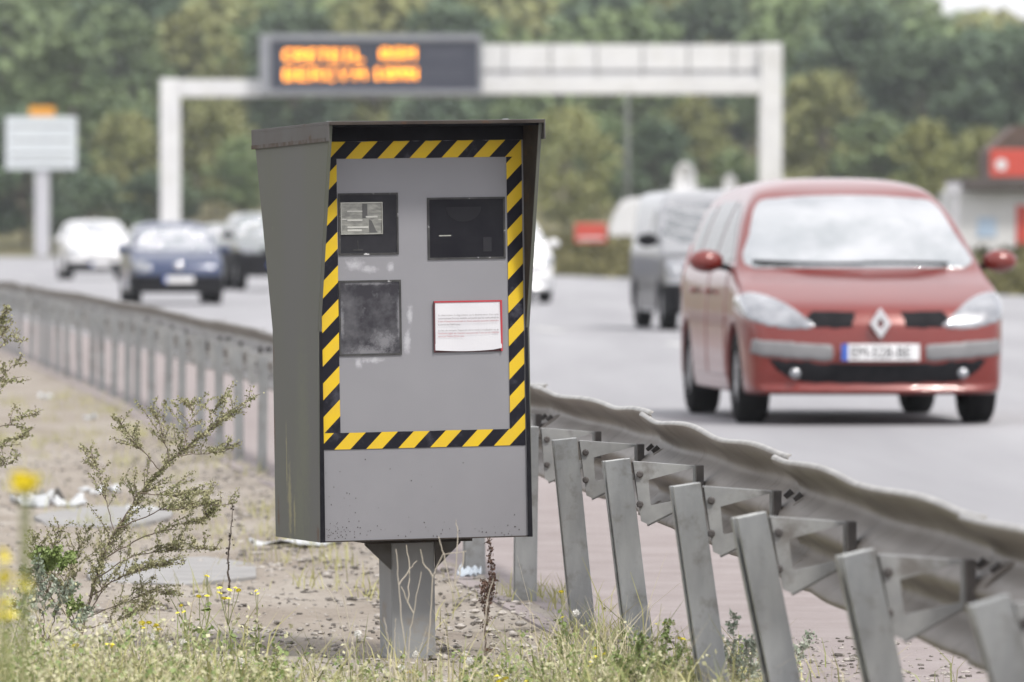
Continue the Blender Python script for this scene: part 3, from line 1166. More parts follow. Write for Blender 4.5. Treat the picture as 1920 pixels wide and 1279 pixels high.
class Car:
    def __init__(self, name, side, plan, front, dims, h, axles, wr, arch, bulge=.10, k=.07):
        self.h = h
        W, Lc, H = dims
        self.W, self.Lc, self.H = W, Lc, H
        m = .06
        self.o = (-W / 2 - m, -m - .1, .05)
        xs_ = np.arange(-W / 2 - m, W / 2 + m + h, h)
        ys_ = np.arange(-m - .1, Lc + m + .1 + h, h)
        zs_ = np.arange(.05, H + m + h, h)
        self.x, self.y, self.z = xs_, ys_, zs_
        Y, Z = np.meshgrid(ys_, zs_, indexing='ij')
        D1 = sd_poly(spline(side), Y, Z)
        X2, Y2 = np.meshgrid(xs_, ys_, indexing='ij')
        D2 = sd_poly(spline(plan), X2, Y2)
        X3, Z3 = np.meshgrid(xs_, zs_, indexing='ij')
        D3 = sd_poly(spline(front), X3, Z3)
        B = np.zeros((len(xs_), len(ys_), len(zs_)), np.float32)
        for i, x in enumerate(xs_):
            yy = ys_ - bulge * x * x * (1 - 2 * np.clip(ys_ / Lc, 0, 1))
            t = np.clip((yy - ys_[0]) / h, 0, len(ys_) - 1.001)
            a = t.astype(int)
            f = (t - a)[:, None]
            B[i] = D1[a] * (1 - f) + D1[a + 1] * f
        B = smax(B, D2[:, :, None].astype(np.float32), k)
        B = smax(B, D3[:, None, :].astype(np.float32), k)
        self.solid = B
        X = xs_[:, None, None]
        cut = B
        for yw in axles:
            r = np.hypot(ys_ - yw, 0)[:, None]
            rr = np.sqrt((ys_[:, None] - yw) ** 2 + (zs_[None, :] - wr) ** 2) - arch
            a = np.maximum(rr[None], (W / 2 - .30) - np.abs(X))
            cut = np.maximum(cut, -a)
        self.B = cut
        self.X, self.Y, self.Z = X, ys_[None, :, None], zs_[None, None, :]
        self.axles, self.wr = axles, wr
        self.root = empty(name)

    def body(self, m, name='body'):
        V, Q = surface_nets(self.B, self.o, self.h)
        return link(name, np_mesh(name, V, Q, m, True), self.root)

    def shell(self, name, m, mask, t=.004, depth=.03, parent=None, label=None):
        Fd = np.maximum(np.maximum(self.B - t, mask), -(self.B + depth))
        V, Q = surface_nets(np.ascontiguousarray(np.broadcast_to(Fd, self.B.shape)), self.o, self.h)
        if not len(V):
            return None
        if name == 'headlight':            # keep the lamp itself, drop slivers where the mask grazes the hull
            lab = np.arange(len(V))
            while True:
                m_ = lab[Q].min(1)
                new = lab.copy()
                np.minimum.at(new, Q.ravel(), np.repeat(m_, 4))
                if (new == lab).all():
                    break
                lab = new
            big = np.bincount(lab).argmax()
            kv = lab == big
            Q = (np.cumsum(kv) - 1)[Q[kv[Q].all(1)]]
            V = V[kv]
        o = link(name, np_mesh(name, V, Q, m, True), parent or self.root)
        if label:
            o['label'] = label
        return o

    def mxz(self, P, ymax, ymin=-9, sm=True):
        P = spline(P, 6) if sm else np.array([p for p in P], float)
        X3, Z3 = np.meshgrid(self.x, self.z, indexing='ij')
        d = sd_poly(P, X3, Z3)[:, None, :]
        return np.maximum(np.maximum(d, self.Y - ymax), ymin - self.Y)

    def myz(self, P, sgn, xmin=.35, sm=True):
        P = spline(P, 6) if sm else np.array([p for p in P], float)
        Y, Z = np.meshgrid(self.y, self.z, indexing='ij')
        d = sd_poly(P, Y, Z)[None]
        return np.maximum(d, xmin - sgn * self.X)

    def wheels(self, track, width=.2, R_=None):
        r = R_ or self.wr
        for yw in self.axles:
            for sg in (-1, 1):
                w = MB()
                xo = sg * track / 2
                h2 = width / 2
                w.lathe([(-h2, r * .62), (-h2, r * .9), (-h2 * .8, r), (h2 * .8, r), (h2, r * .9), (h2, r * .62), (-h2, r * .62)], 'x', (xo, yw, r), 30)
                t_ = w.build('wheel', M_tyre, self.root, smooth=True)
                rm_ = MB()
                e = sg * (h2 - .012)
                rm_.lathe([(e - sg * .03, r * .63), (e - sg * .005, r * .6), (e - sg * .035, r * .5), (e - sg * .02, r * .18), (e - sg * .012, 0.001)], 'x', (xo, yw, r), 20)
                for q in range(6):
                    a = q * math.pi / 3
                    c_, s_ = math.cos(a), math.sin(a)
                    M = Matrix.Translation((xo + e - sg * .012, yw, r)) @ Matrix.Rotation(a, 4, 'X')
                    rm_.box(-.008, .008, r * .12, r * .58, -r * .07, r * .07, M)
                rm_.build('rim', M_rim, t_, smooth=False)

    def plate(self, z, y, txt, w=.52, hgt=.11):
        mb = MB()
        mb.box(-w / 2, w / 2, y - .012, y, z - hgt / 2, z + hgt / 2)
        p = mb.build('number_plate', M_plate, self.root)
        mb = MB()
        for sx in (-1,):
            mb.box(sx * w / 2 - (.0 if sx < 0 else .042), sx * w / 2 + (.042 if sx < 0 else 0), y - .0145, y - .0122, z - hgt / 2, z + hgt / 2)
        mb.build('blue_band', M_plateblue, p)
        if txt:
            me = text_mesh('plate_text', txt, .105, M_letters, 'CENTER')
            o = link('plate_text', me, p)
            o.rotation_euler = (R(90), 0, 0)
            o.location = (0, y - .0150, z - .037)
            o.scale = (.85, 1, 1)

    def mirrors(self, x, y, z, m, s=1.0):
        for sg in (-1, 1):
            mb = MB()
            mb.blob((sg * (x + .12 * s), y, z), .115 * s, 0, 1, (14, 9), (1.05, .75, .68))
            o = mb.build('wing_mirror', m, self.root, smooth=True)
            b = MB()
            b.tube([(sg * (x - .05), y + .02, z - .05), (sg * (x + .05), y + .01, z - .03)], .022, 8)
            b.build('bracket', M_trim, o)

    def place(self, D, X, label, cat, group, yaw=None):
        if yaw is None:
            yaw = math.atan((right_edge(D + 8) - right_edge(D - 8) + post_line(D + 8) - post_line(D - 8)) / 32)
            yaw = -yaw
        self.root.location = (X, D, 0)
        self.root.rotation_euler = (0, 0, yaw)
        tag(self.root, label, cat, group)


TR = 'cars driving on the road'
# ---- the red people carrier ------------------------------------------------
side = [(.10, .20), (.03, .28), (.0, .45), (.015, .60), (.05, .70), (.16, .80), (.50, .92), (.92, 1.04), (1.30, 1.28), (1.66, 1.50), (1.95, 1.60),
        (2.4, 1.665), (3.0, 1.66), (3.6, 1.59), (3.86, 1.49), (4.05, 1.15), (4.20, .85), (4.26, .55), (4.22, .30), (4.05, .20), (3, .19), (1.2, .19)]
plan = [(-.40, -.03), (.40, -.03), (.72, .06), (.84, .22), (.895, .55), (.905, 1.2), (.905, 3.2), (.87, 3.9), (.78, 4.2), (.4, 4.27), (-.4, 4.27), (-.78, 4.2), (-.87, 3.9),
        (-.905, 3.2), (-.905, 1.2), (-.895, .55), (-.84, .22), (-.72, .06)]
frnt = [(-.80, .17), (.80, .17), (.87, .24), (.905, .50), (.905, .72), (.875, .95), (.83, 1.08), (.73, 1.36), (.63, 1.53), (.53, 1.61), (.25, 1.67), (-.25, 1.67),
        (-.53, 1.61), (-.63, 1.53), (-.73, 1.36), (-.83, 1.08), (-.875, .95), (-.905, .72), (-.905, .50), (-.87, .24)]
c = Car('people_carrier', side, plan, frnt, (1.81, 4.26, 1.68), .018, (.80, 3.48), .315, .365, bulge=.16)
c.body(P_red)
ws = [(-.77, 1.055), (-.40, 1.035), (0, 1.03), (.40, 1.035), (.77, 1.055), (.71, 1.27), (.615, 1.475), (.45, 1.515), (0, 1.535), (-.45, 1.515), (-.615, 1.475), (-.71, 1.27)]
c.shell('windscreen', M_screen, c.mxz(ws, 2.05, .75), .005)
for sg in (-1, 1):
    c.shell('headlight', M_lampglass, c.mxz([(sg * .42, .66), (sg * .46, .70), (sg * .62, .82), (sg * .78, .88), (sg * .875, .86), (sg * .885, .76), (sg * .85, .70), (sg * .68, .645), (sg * .5, .635)], .75), .008)
    c.shell('grille', M_trim, c.mxz([(sg * .135, .755), (sg * .44, .765), (sg * .50, .70), (sg * .42, .632), (sg * .17, .632)], .5, sm=False), .002)
    c.shell('bumper_strip', M_bumpgrey, c.mxz([(sg * .305, .535), (sg * .83, .575), (sg * .84, .48), (sg * .76, .455), (sg * .36, .425), (sg * .305, .43)], .8, sm=False), .012)
    fl = MB()
    fl.lathe([(-.02, .036), (-.03, .03), (-.034, .0)], 'y', (sg * .56, .06, .345), 16)
    fl.build('fog_light', M_lampglass, c.root, smooth=True)
    c.shell('side_window', M_sglass, c.myz([(1.16, 1.07), (2.15, 1.03), (2.15, 1.49), (1.95, 1.485), (1.72, 1.40), (1.4, 1.22)], sg, sm=False), .004)
    c.shell('side_window', M_sglass, c.myz([(2.22, 1.03), (3.10, 1.05), (3.10, 1.49), (2.22, 1.50)], sg, sm=False), .004)
    c.shell('side_window', M_sglass, c.myz([(3.17, 1.06), (3.72, 1.12), (3.62, 1.44), (3.17, 1.48)], sg, sm=False), .004)
    for (y0, y1) in ((1.20, 2.17), (2.20, 3.02)):
        dr = c.shell('door', P_red, c.myz([(y0, .30), (y1, .30), (y1, 1.01), (y0, 1.02)], sg, sm=False), .006)
        hb = MB()
        hx = sg * .915
        hb.box(hx - .02, hx + .02, y1 - .26, y1 - .08, .86, .895)
        hb.build('handle', P_red, dr, bevel=.008)
    c.shell('tail_light', M_taillight, c.mxz([(sg * .70, .85), (sg * .86, .85), (sg * .84, 1.2), (sg * .72, 1.2)], 9, 3.8, sm=False), .005)
c.shell('lower_grille', M_trim, c.mxz([(-.74, .452), (-.40, .425), (.40, .425), (.74, .452), (.68, .35), (.50, .275), (0, .262), (-.50, .275), (-.68, .35)], .6, sm=False), .003)
c.shell('rear_window', M_sglass, c.mxz([(-.62, 1.05), (.62, 1.05), (.55, 1.42), (-.55, 1.42)], 9, 3.5, sm=False), .004)
em = MB()
oz, oy = .675, .0
em.ring([(-.072, oz), (0, oz - .105), (.072, oz), (0, oz + .105)], [(-.022, oz), (0, oz - .036), (.022, oz), (0, oz + .036)], -.035, .05)
em.build('emblem', M_emblem, c.root, bevel=.006)
em = MB()
em.prism([(.06 * math.cos(a * math.pi / 8), oz + .075 * math.sin(a * math.pi / 8)) for a in range(16)], -.012, .04)
em.build('emblem_mount', P_red, c.root)
c.plate(.487, -.020, 'EM-528-BE')
wp = MB()
wp.tube([(-.72, 1.02, 1.085), (-.30, .925, 1.068), (.02, .90, 1.07)], .012, 6)
wp.tube([(.02, .90, 1.075), (.35, .92, 1.075), (.60, .97, 1.07)], .012, 6)
wp.build('wiper', M_trim, c.root)
c.mirrors(.885, 1.28, 1.085, P_red)
c.wheels(1.53, .205)
# no driver or cabin: the opaque screen's pale tint stands in for reflections
c.place(49.4, 2.435, 'red people carrier nearest on the road, with a diamond badge and silver bumper strips', 'car', TR, R(5.4))

# ---- grey-sided van behind it ------------------------------------------------
side = [(.10, .22), (.02, .32), (.0, .5), (.03, .70), (.15, .88), (.55, 1.0), (.85, 1.08), (1.15, 1.42), (1.42, 1.72), (1.7, 1.80), (2.6, 1.83), (3.6, 1.81), (3.95, 1.76), (4.02, 1.4),
        (4.06, .8), (4.05, .4), (3.95, .24), (2, .21)]
plan = [(-.4, -.03), (.4, -.03), (.70, .05), (.80, .22), (.835, .6), (.84, 2), (.84, 3.6), (.80, 4.0), (.4, 4.07), (-.4, 4.07), (-.80, 4.0), (-.84, 3.6), (-.84, 2), (-.835, .6), (-.80, .22), (-.70, .05)]
frnt = [(-.76, .2), (.76, .2), (.82, .3), (.84, .6), (.835, .95), (.80, 1.15), (.75, 1.5), (.70, 1.70), (.60, 1.79), (.2, 1.83), (-.2, 1.83), (-.60, 1.79), (-.70, 1.70), (-.75, 1.5), (-.80, 1.15), (-.835, .95), (-.84, .6), (-.82, .3)]


def simple_front(c, body, scr, wsz, wsx, wy, hl, bumper, bz, bm=None, grille=None, belt=1.0, roof=1.4, sw=None, plate_z=None, plate_txt=''):
    """windscreen, lamps, bumper, side windows, plate of an oncoming vehicle"""
    zb, zt = wsz
    xb, xt = wsx
    c.shell('windscreen', scr, c.mxz([(-xb, zb + .01), (0, zb - .01), (xb, zb + .01), ((xb + xt) / 2 + .02, (zb + zt) / 2), (xt, zt - .03), (0, zt), (-xt, zt - .03), (-(xb + xt) / 2 - .02, (zb + zt) / 2)], wy[1], wy[0]), .006)
    for sg in (-1, 1):
        c.shell('headlight', M_lampglass, c.mxz([(sg * a, z) for a, z in hl], .8), .008)
        for q in sw or []:
            c.shell('side_window', M_sglass, c.myz(q, sg, sm=False), .005)
    c.shell('bumper', bm or M_trim, c.mxz([(-2, bz[0]), (2, bz[0]), (2, bz[1]), (-2, bz[1])], bumper, sm=False), .014)
    if grille:
        c.shell('grille', M_trim, c.mxz(grille, .6, sm=False), .006)
    if plate_z:
        c.plate(plate_z, -.035, plate_txt)


c = Car('van', side, plan, frnt, (1.68, 4.07, 1.83), .03, (.78, 3.45), .31, .37, bulge=.12)
c.body(P_van)
simple_front(c, P_van, M_screen3, (1.13, 1.66), (.73, .63), (.5, 1.75), [(.48, .72), (.56, .86), (.74, .93), (.80, .90), (.80, .74), (.66, .69)], .75, (.22, .60),
             grille=[(-.42, .68), (.42, .68), (.42, .80), (-.42, .80)], sw=[[(1.12, 1.12), (2.0, 1.10), (2.0, 1.60), (1.5, 1.60)]], plate_z=.47)
for sg in (-1, 1):
    c.shell('side_cladding', mat('dark_grey_van_side', (0.055, 0.055, 0.06), rough=0.45, coat=.3) if sg < 0 else MATS['dark_grey_van_side'],
            c.myz([(.9, .26), (4.0, .26), (4.0, 1.02), (.30, .98), (.30, .62)], sg, sm=False), .008)
c.mirrors(.80, 1.15, 1.16, M_trim, 1.15)
c.wheels(1.42, .2)
c.place(95.5, 2.80, 'pale van with a dark grey side driving half hidden behind the red people carrier', 'van', TR)

# ---- small blue hatchback -----------------------------------------------------
side = [(.10, .20), (.02, .30), (.0, .45), (.03, .60), (.12, .72), (.45, .85), (.80, .93), (1.15, 1.20), (1.50, 1.39), (1.9, 1.45), (2.6, 1.44), (3.2, 1.36), (3.55, 1.1), (3.72, .85), (3.78, .5),
        (3.7, .26), (2, .19)]
plan = [(-.4, -.03), (.4, -.03), (.68, .06), (.77, .25), (.815, .6), (.82, 1.5), (.82, 2.9), (.76, 3.5), (.4, 3.78), (-.4, 3.78), (-.76, 3.5), (-.82, 2.9), (-.82, 1.5), (-.815, .6), (-.77, .25), (-.68, .06)]
frnt = [(-.72, .18), (.72, .18), (.80, .28), (.82, .5), (.815, .75), (.78, .93), (.70, 1.12), (.61, 1.32), (.50, 1.41), (.2, 1.45), (-.2, 1.45), (-.50, 1.41), (-.61, 1.32), (-.70, 1.12), (-.78, .93), (-.815, .75), (-.82, .5), (-.80, .28)]
c = Car('hatchback', side, plan, frnt, (1.64, 3.78, 1.45), .028, (.72, 3.1), .285, .335, bulge=.14)
c.body(P_blue)
simple_front(c, P_blue, M_screen2, (.93, 1.34), (.68, .54), (.6, 1.8), [(.46, .60), (.50, .70), (.62, .76), (.73, .74), (.76, .64), (.68, .56), (.54, .55)], .75, (.20, .50),
             sw=[[(1.1, .95), (2.1, .94), (2.1, 1.34), (1.55, 1.34)], [(2.2, .95), (3.1, 1.0), (2.95, 1.28), (2.2, 1.34)]], plate_z=.43)
em = MB()
em.lathe([(-.03, .07), (-.045, .06), (-.05, 0)], 'y', (0, .02, .66), 18)
em.build('badge', M_emblem, c.root, smooth=True)
c.mirrors(.77, 1.15, .95, P_blue)
c.wheels(1.40, .19)
c.place(129, (335 - 960) / (FPX / 129), 'small blue hatchback with a dark bumper, left of the speed camera', 'car', TR)

# ---- white minivan far left ----------------------------------------------------
side = [(.10, .22), (.02, .32), (.0, .5), (.03, .68), (.14, .80), (.5, .92), (.9, 1.03), (1.3, 1.32), (1.65, 1.50), (2.1, 1.56), (3.2, 1.54), (3.9, 1.42), (4.15, 1.0), (4.25, .6), (4.15, .28), (2, .2)]
plan = [(-.4, -.03), (.4, -.03), (.72, .06), (.83, .25), (.875, .6), (.88, 1.5), (.88, 3.3), (.82, 4.0), (.4, 4.25), (-.4, 4.25), (-.82, 4.0), (-.88, 3.3), (-.88, 1.5), (-.875, .6), (-.83, .25), (-.72, .06)]
frnt = [(-.78, .2), (.78, .2), (.85, .3), (.88, .55), (.875, .8), (.83, 1.02), (.74, 1.25), (.66, 1.43), (.54, 1.52), (.2, 1.56), (-.2, 1.56), (-.54, 1.52), (-.66, 1.43), (-.74, 1.25), (-.83, 1.02), (-.875, .8), (-.88, .55), (-.85, .3)]
SW = [[(1.2, 1.05), (2.1, 1.02), (2.1, 1.44), (1.65, 1.42)], [(2.2, 1.02), (3.3, 1.05), (3.2, 1.42), (2.2, 1.46)]]
HLx = [(.42, .62), (.48, .72), (.66, .82), (.80, .82), (.84, .72), (.72, .62), (.52, .59)]
c = Car('minivan', side, plan, frnt, (1.76, 4.25, 1.56), .03, (.8, 3.4), .31, .36, bulge=.14)
c.body(P_white)
simple_front(c, P_white, M_screen2, (1.04, 1.47), (.75, .58), (.6, 2.0), HLx, .7, (.20, .46), grille=[(-.36, .50), (.36, .50), (.40, .60), (-.40, .60)], sw=SW, plate_z=.40)
c.mirrors(.84, 1.3, 1.05, P_white)
c.wheels(1.5, .2)
minivan = c.root
c.place(192, (189 - 960) / (FPX / 192), 'white minivan with a dark lower bumper, farthest left of the oncoming cars', 'car', TR)


def another(src, D, px, label, cat, paint_m=None, sc_=1.0):
    o = copy_tree(src)
    if paint_m:
        for ch in o.children:
            if ch.name.split('.')[0] in ('body', 'wing_mirror'):
                ch.data = ch.data.copy()
                ch.data.materials[0] = paint_m
    o.location = ((px - 960) / (FPX / D), D, 0)
    yaw = -math.atan((right_edge(D + 8) - right_edge(D - 8) + post_line(D + 8) - post_line(D - 8)) / 32)
    o.rotation_euler = (0, 0, yaw)
    o.scale = (sc_, sc_, sc_)
    tag(o, label, cat, TR)
    return o


another(minivan, 300, 432, 'small grey car far away between the blue hatchback and the grey off-roader', 'car', P_grey)

# ---- white off-roader partly behind the cabinet ---------------------------------
side = [(.10, .30), (.02, .40), (.0, .6), (.03, .85), (.12, .98), (.5, 1.06), (1.0, 1.13), (1.35, 1.42), (1.62, 1.62), (2.0, 1.68), (3.4, 1.67), (4.1, 1.60), (4.3, 1.1), (4.38, .7), (4.3, .35), (2, .3)]
plan = [(x * 1.03, y) for x, y in plan]
frnt = [(-.80, .3), (.80, .3), (.88, .4), (.905, .65), (.90, .95), (.86, 1.12), (.78, 1.35), (.71, 1.55), (.60, 1.64), (.2, 1.68), (-.2, 1.68), (-.60, 1.64), (-.71, 1.55), (-.78, 1.35), (-.86, 1.12), (-.90, .95), (-.905, .65), (-.88, .4)]
c = Car('off_roader', side, plan, frnt, (1.82, 4.38, 1.68), .032, (.85, 3.5), .36, .42, bulge=.10)
c.body(P_grey)
simple_front(c, P_grey, M_screen2, (1.15, 1.58), (.78, .64), (.6, 2.1), [(.52, .78), (.52, .90), (.68, .96), (.84, .95), (.85, .80), (.7, .76)], .9, (.30, .80),
             grille=[(-.42, .76), (.42, .76), (.42, .92), (-.42, .92)], sw=[[(1.3, 1.14), (2.2, 1.12), (2.2, 1.56), (1.75, 1.55)], [(2.3, 1.12), (3.5, 1.14), (3.4, 1.54), (2.3, 1.57)]], plate_z=.55)
for sg in (-1, 1):
    c.shell('side_cladding', M_trim, c.myz([(.1, .28), (4.2, .28), (4.2, .86), (.1, .86)], sg, sm=False), .010)
c.mirrors(.87, 1.35, 1.18, M_trim, 1.1)
c.wheels(1.54, .23)
c.place(158, (526 - 960) / (FPX / 158), 'grey off-roader with dark lower body, half hidden by the speed camera\'s left side', 'car', TR)

# ---- silver-white car whose right side shows behind the cabinet ------------------
o = another(minivan, 131, 952, 'white car with silver bumper, peeking out behind the speed camera\'s right side', 'car', None, 1.0)
for ch in o.children:
    if ch.name.split('.')[0] == 'bumper':
        ch.data = ch.data.copy()
        ch.data.materials[0] = P_silver

# ------------------------------------------------------------------ gantry with the message display
M_gantry = mat('pale_gantry_steel', (0.66, 0.66, 0.67), (0.72, 0.72, 0.72), scale=1.2, rough=0.5, metal=0.1, mul=(0.9, (0.60, 0.595, 0.58), 0.5, 0.7))
M_vms = mat('display_face', (0.030, 0.034, 0.055), (0.036, 0.040, 0.062), scale=3, rough=0.5)
M_vmsframe = mat('display_frame', (0.22, 0.23, 0.26), (0.26, 0.27, 0.29), scale=2, rough=0.5)
M_led = mat('orange_light_dots', (1.0, 0.34, 0.015), (1.0, 0.30, 0.01), scale=3, rough=0.5, emit=5.5)
M_leddim = mat('unlit_light_dots', (0.10, 0.10, 0.13), rough=0.5)
GD_ = 304.0
gs = FPX / GD_
g = empty('road_gantry', at(883, 490, GD_))
tag(g, 'pale steel gantry spanning the road in front of the wooded hill', 'gantry')
GO = Vector(g.location)


def gl(x, y):
    p = at(x, y, GD_)
    return p.x - GO.x, p.z - GO.z


def gbox(name, x0, y0, x1, y1, d0, d1, m=M_gantry, bevel=.03, parent=None):
    a, zt = gl(x0, y0)
    b, zb = gl(x1, y1)
    mb = MB()
    mb.box(a, b, d0, d1, zb, zt)
    return mb.build(name, m, parent or g, bevel=bevel)


gz = -GO.z
def gcol(x0, x1, ytop, d0, d1):
    a, zt = gl(x0, ytop)
    b, _ = gl(x1, ytop)
    mb = MB()
    mb.box(a, b, d0, d1, gz - .3, zt)
    o = mb.build('column', M_gantry, g, bevel=.05)
    mb = MB()
    mb.box(a - .25, b + .25, d0 - .25, d1 + .25, gz - .3, gz + .12)
    mb.build('footing', M_gantry, o, bevel=.02)


gcol(301, 338, 148, -.3, .5)
gcol(1424, 1466, 82, -.35, 1.4)
gbox('beam', 338.5, 150, 905, 182, -.3, .45)
# deep box beam on the right with panel joints and a lower flange
gbox('beam', 905, 84, 1423.5, 146, .0, 1.2)
gbox('beam_flange', 905, 147, 1423.5, 177, -.35, 1.3)
for i in range(6):
    x = 945 + i * 86
    gbox('panel_joint', x, 86, x + 3, 145, -.03, -.002, M_bumpgrey, 0)
# walkway rail behind
for y in (84,):
    gbox('cable_duct', 905, 131, 1423, 137, -.06, -.002, M_bumpgrey, 0)

dz = empty('message_display', at(704, 125, GD_ - .9))
tag(dz, 'black electronic message display with orange letters mounted on the gantry', 'display')
DO = Vector(dz.location)


def dl(x, y):
    p = at(x, y, GD_ - .9)
    return p.x - DO.x, p.z - DO.z


a, zt = dl(487, 64)
b, zb = dl(904, 178)
mb = MB()
mb.box(a, b, .04, .58, zb, zt)
mb.build('housing', M_vmsframe, dz, bevel=.05)
fa_, fzt = dl(507, 76)
fb_, fzb = dl(897, 169)
mb = MB()
mb.ring([(a + .02, zb + .02), (b - .02, zb + .02), (b - .02, zt - .02), (a + .02, zt - .02)], [(fa_, fzb), (fb_, fzb), (fb_, fzt), (fa_, fzt)], -.12, .039)
mb.build('frame', M_vmsframe, dz)
mb = MB()
mb.box(fa_, fb_, .0, .038, fzb, fzt)
mb.build('display_face', M_vms, dz)
FONT = {'A': '01110 10001 10001 11111 10001 10001 10001', 'B': '11110 10001 10001 11110 10001 10001 11110', 'C': '01111 10000 10000 10000 10000 10000 01111',
        'E': '11111 10000 10000 11110 10000 10000 11111', 'I': '01110 00100 00100 00100 00100 00100 01110', 'L': '10000 10000 10000 10000 10000 10000 11111',
        'M': '10001 11011 10101 10101 10001 10001 10001', 'N': '10001 11001 11001 10101 10011 10011 10001', 'R': '11110 10001 10001 11110 10100 10010 10001',
        'T': '11111 00100 00100 00100 00100 00100 00100', 'Y': '10001 10001 01010 00100 00100 00100 00100', 'P': '11110 10001 10001 11110 10000 10000 10000',
        'S': '01111 10000 10000 01110 00001 00001 11110', '0': '01110 10001 10011 10101 11001 10001 01110', '8': '01110 10001 10001 01110 10001 10001 01110',
        '1': '00100 01100 00100 00100 00100 00100 01110', '5': '11111 10000 11110 00001 00001 10001 01110', 'O': '01110 10001 10001 10001 10001 10001 01110',
        'G': '01111 10000 10000 10111 10001 10001 01110', 'V': '10001 10001 10001 10001 10001 01010 00100', 'F': '11111 10000 10000 11110 10000 10000 10000'}


def led_line(txt, x0, x1, yc, hpx, m):
    n = len(txt)
    pitch = (x1 - x0) / n
    for i, ch in enumerate(txt):
        if ch not in FONT:
            continue
        mb = MB()
        for r_, row in enumerate(FONT[ch].split()):
            for q, bit in enumerate(row):
                if bit == '1':
                    px = x0 + pitch * i + (q + .5) * pitch * .80 / 5
                    py = yc - hpx / 2 + (r_ + .5) * hpx / 7
                    u, z = dl(px, py)
                    e = .033
                    mb.prism([(u + e * math.cos(k * math.pi / 4), z + e * math.sin(k * math.pi / 4)) for k in range(8)], -.012, -.001)
        mb.build('message_character', m, dz)


led_line('CRETEIL', 532, 686, 104, 21, M_led)
led_line('08M', 713, 784, 101, 21, M_led)
led_line('BERCY', 532, 660, 140, 21, M_led)
led_line('A', 664, 692, 139, 21, M_led)
led_line('10MN', 700, 786, 138, 21, M_led)
led_line('SSSS', 796, 872, 103, 18, M_leddim)
led_line('SSSS', 796, 872, 137, 18, M_leddim)

# ------------------------------------------------------------------ direction sign far left
M_sign = mat('pale_sign_face', (0.56, 0.60, 0.63), (0.60, 0.64, 0.66), scale=1.5, rough=0.5)
M_signor = mat('orange_sign_tag', (0.75, 0.33, 0.02), rough=0.5)
M_pole = mat('pale_steel_pole', (0.50, 0.50, 0.53), (0.45, 0.45, 0.48), scale=3, rough=0.5)
SD_ = 330
s0 = at(78, 455, SD_)
sg_ = empty('direction_sign', (s0.x, SD_, s0.z))
tag(sg_, 'pale rectangular road sign with a small orange tag on top, on a single thick pole', 'road sign')


def slc(x, y):
    p = at(x, y, SD_)
    return p.x - s0.x, p.z - s0.z


def sbox(name, x0, y0, x1, y1, d0, d1, m, parent=None, bevel=.02):
    a, zt = slc(x0, y0)
    b, zb = slc(x1, y1)
    mb = MB()
    mb.box(a, b, d0, d1, zb, zt)
    return mb.build(name, m, parent or sg_, bevel=bevel)


sbox('pole', 65, 316, 92, 480, .06, .5, M_pole)
pn = sbox('panel', 11, 219, 144, 318, -.05, .05, M_sign)
for y in (236, 262, 288, 303):
    sbox('rule_line', 20, y, 134, y + 3, -.056, -.0502, M_bumpgrey, pn, 0)
sbox('number_tag', 55, 200, 103, 218, -.05, .05, M_signor)

# ------------------------------------------------------------------ far-side wall, boards, parked vehicles, building
M_wall = mat('dark_low_wall', (0.12, 0.105, 0.10), (0.16, 0.14, 0.13), scale=1.5, rough=0.9)
M_stone = mat('whitewashed_wall', (0.62, 0.62, 0.62), (0.56, 0.56, 0.55), scale=0.8, rough=0.8)
M_redboard = mat('red_board', (0.55, 0.07, 0.045), (0.50, 0.06, 0.04), scale=2, rough=0.5)
M_roof = mat('dark_flat_roof', (0.07, 0.06, 0.055), (0.10, 0.085, 0.08), scale=2, rough=0.9)
M_tile = mat('brown_tile_roof', (0.11, 0.072, 0.055), (0.08, 0.055, 0.045), scale=3, rough=0.85)


def hgt(X, D):
    return float(height(np.array(X, float), np.array(D, float)))


def boxes(name, D, items, m, parent):
    O = parent.matrix_basis.translation
    mb = MB()
    for (x0, y0, x1, y1, d0, d1) in items:
        p, q = at(x0, y0, D), at(x1, y1, D)
        mb.box(p.x - O.x, q.x - O.x, D + d0 - O.y, D + d1 - O.y, q.z - O.z, p.z - O.z)
    return mb.build(name, m, parent, bevel=.02)


# low wall running along the far side of the road
w0 = at(1115, 480, 236)
wl = empty('low_wall', w0)
tag(wl, 'long low dark wall on the grassy bank beyond the road', 'wall')
pts = [(p, right_edge(p) + 8.5) for p in np.arange(200, 420, 6)]
mb = MB()
for i in range(len(pts) - 1):
    (d0, x0), (d1, x1) = pts[i], pts[i + 1]
    o = len(mb.v)
    for (x, d) in ((x0, d0), (x1, d1)):
        z0 = hgt(x, d) - .3
        z1 = .88
        mb.v += [(x - w0.x, d - w0.y, z0 - w0.z), (x - w0.x, d - w0.y, z1 - w0.z), (x + .25 - w0.x, d + .05 - w0.y, z1 - w0.z), (x + .25 - w0.x, d + .05 - w0.y, z0 - w0.z)]
    for k in range(3):
        mb.face([o + k, o + 4 + k, o + 5 + k, o + k + 1])
mb.build('wall', M_wall, wl)

# red board on the wall
rb = empty('red_board', at(1107, 462, 238))
tag(rb, 'small plain red board on the low wall, between speed camera and caravan', 'board')
boxes('panel', 238, [(1078, 419, 1137, 455, -.05, .05)], M_redboard, rb)
boxes('pale_line', 238, [(1084, 445, 1131, 449, -.056, -.0502)], M_plate, rb)
boxes('leg', 238, [(1084, 455, 1088, 475, -.03, .03)], M_trim, rb)
boxes('leg', 238, [(1127, 455, 1131, 475, -.03, .03)], M_trim, rb)

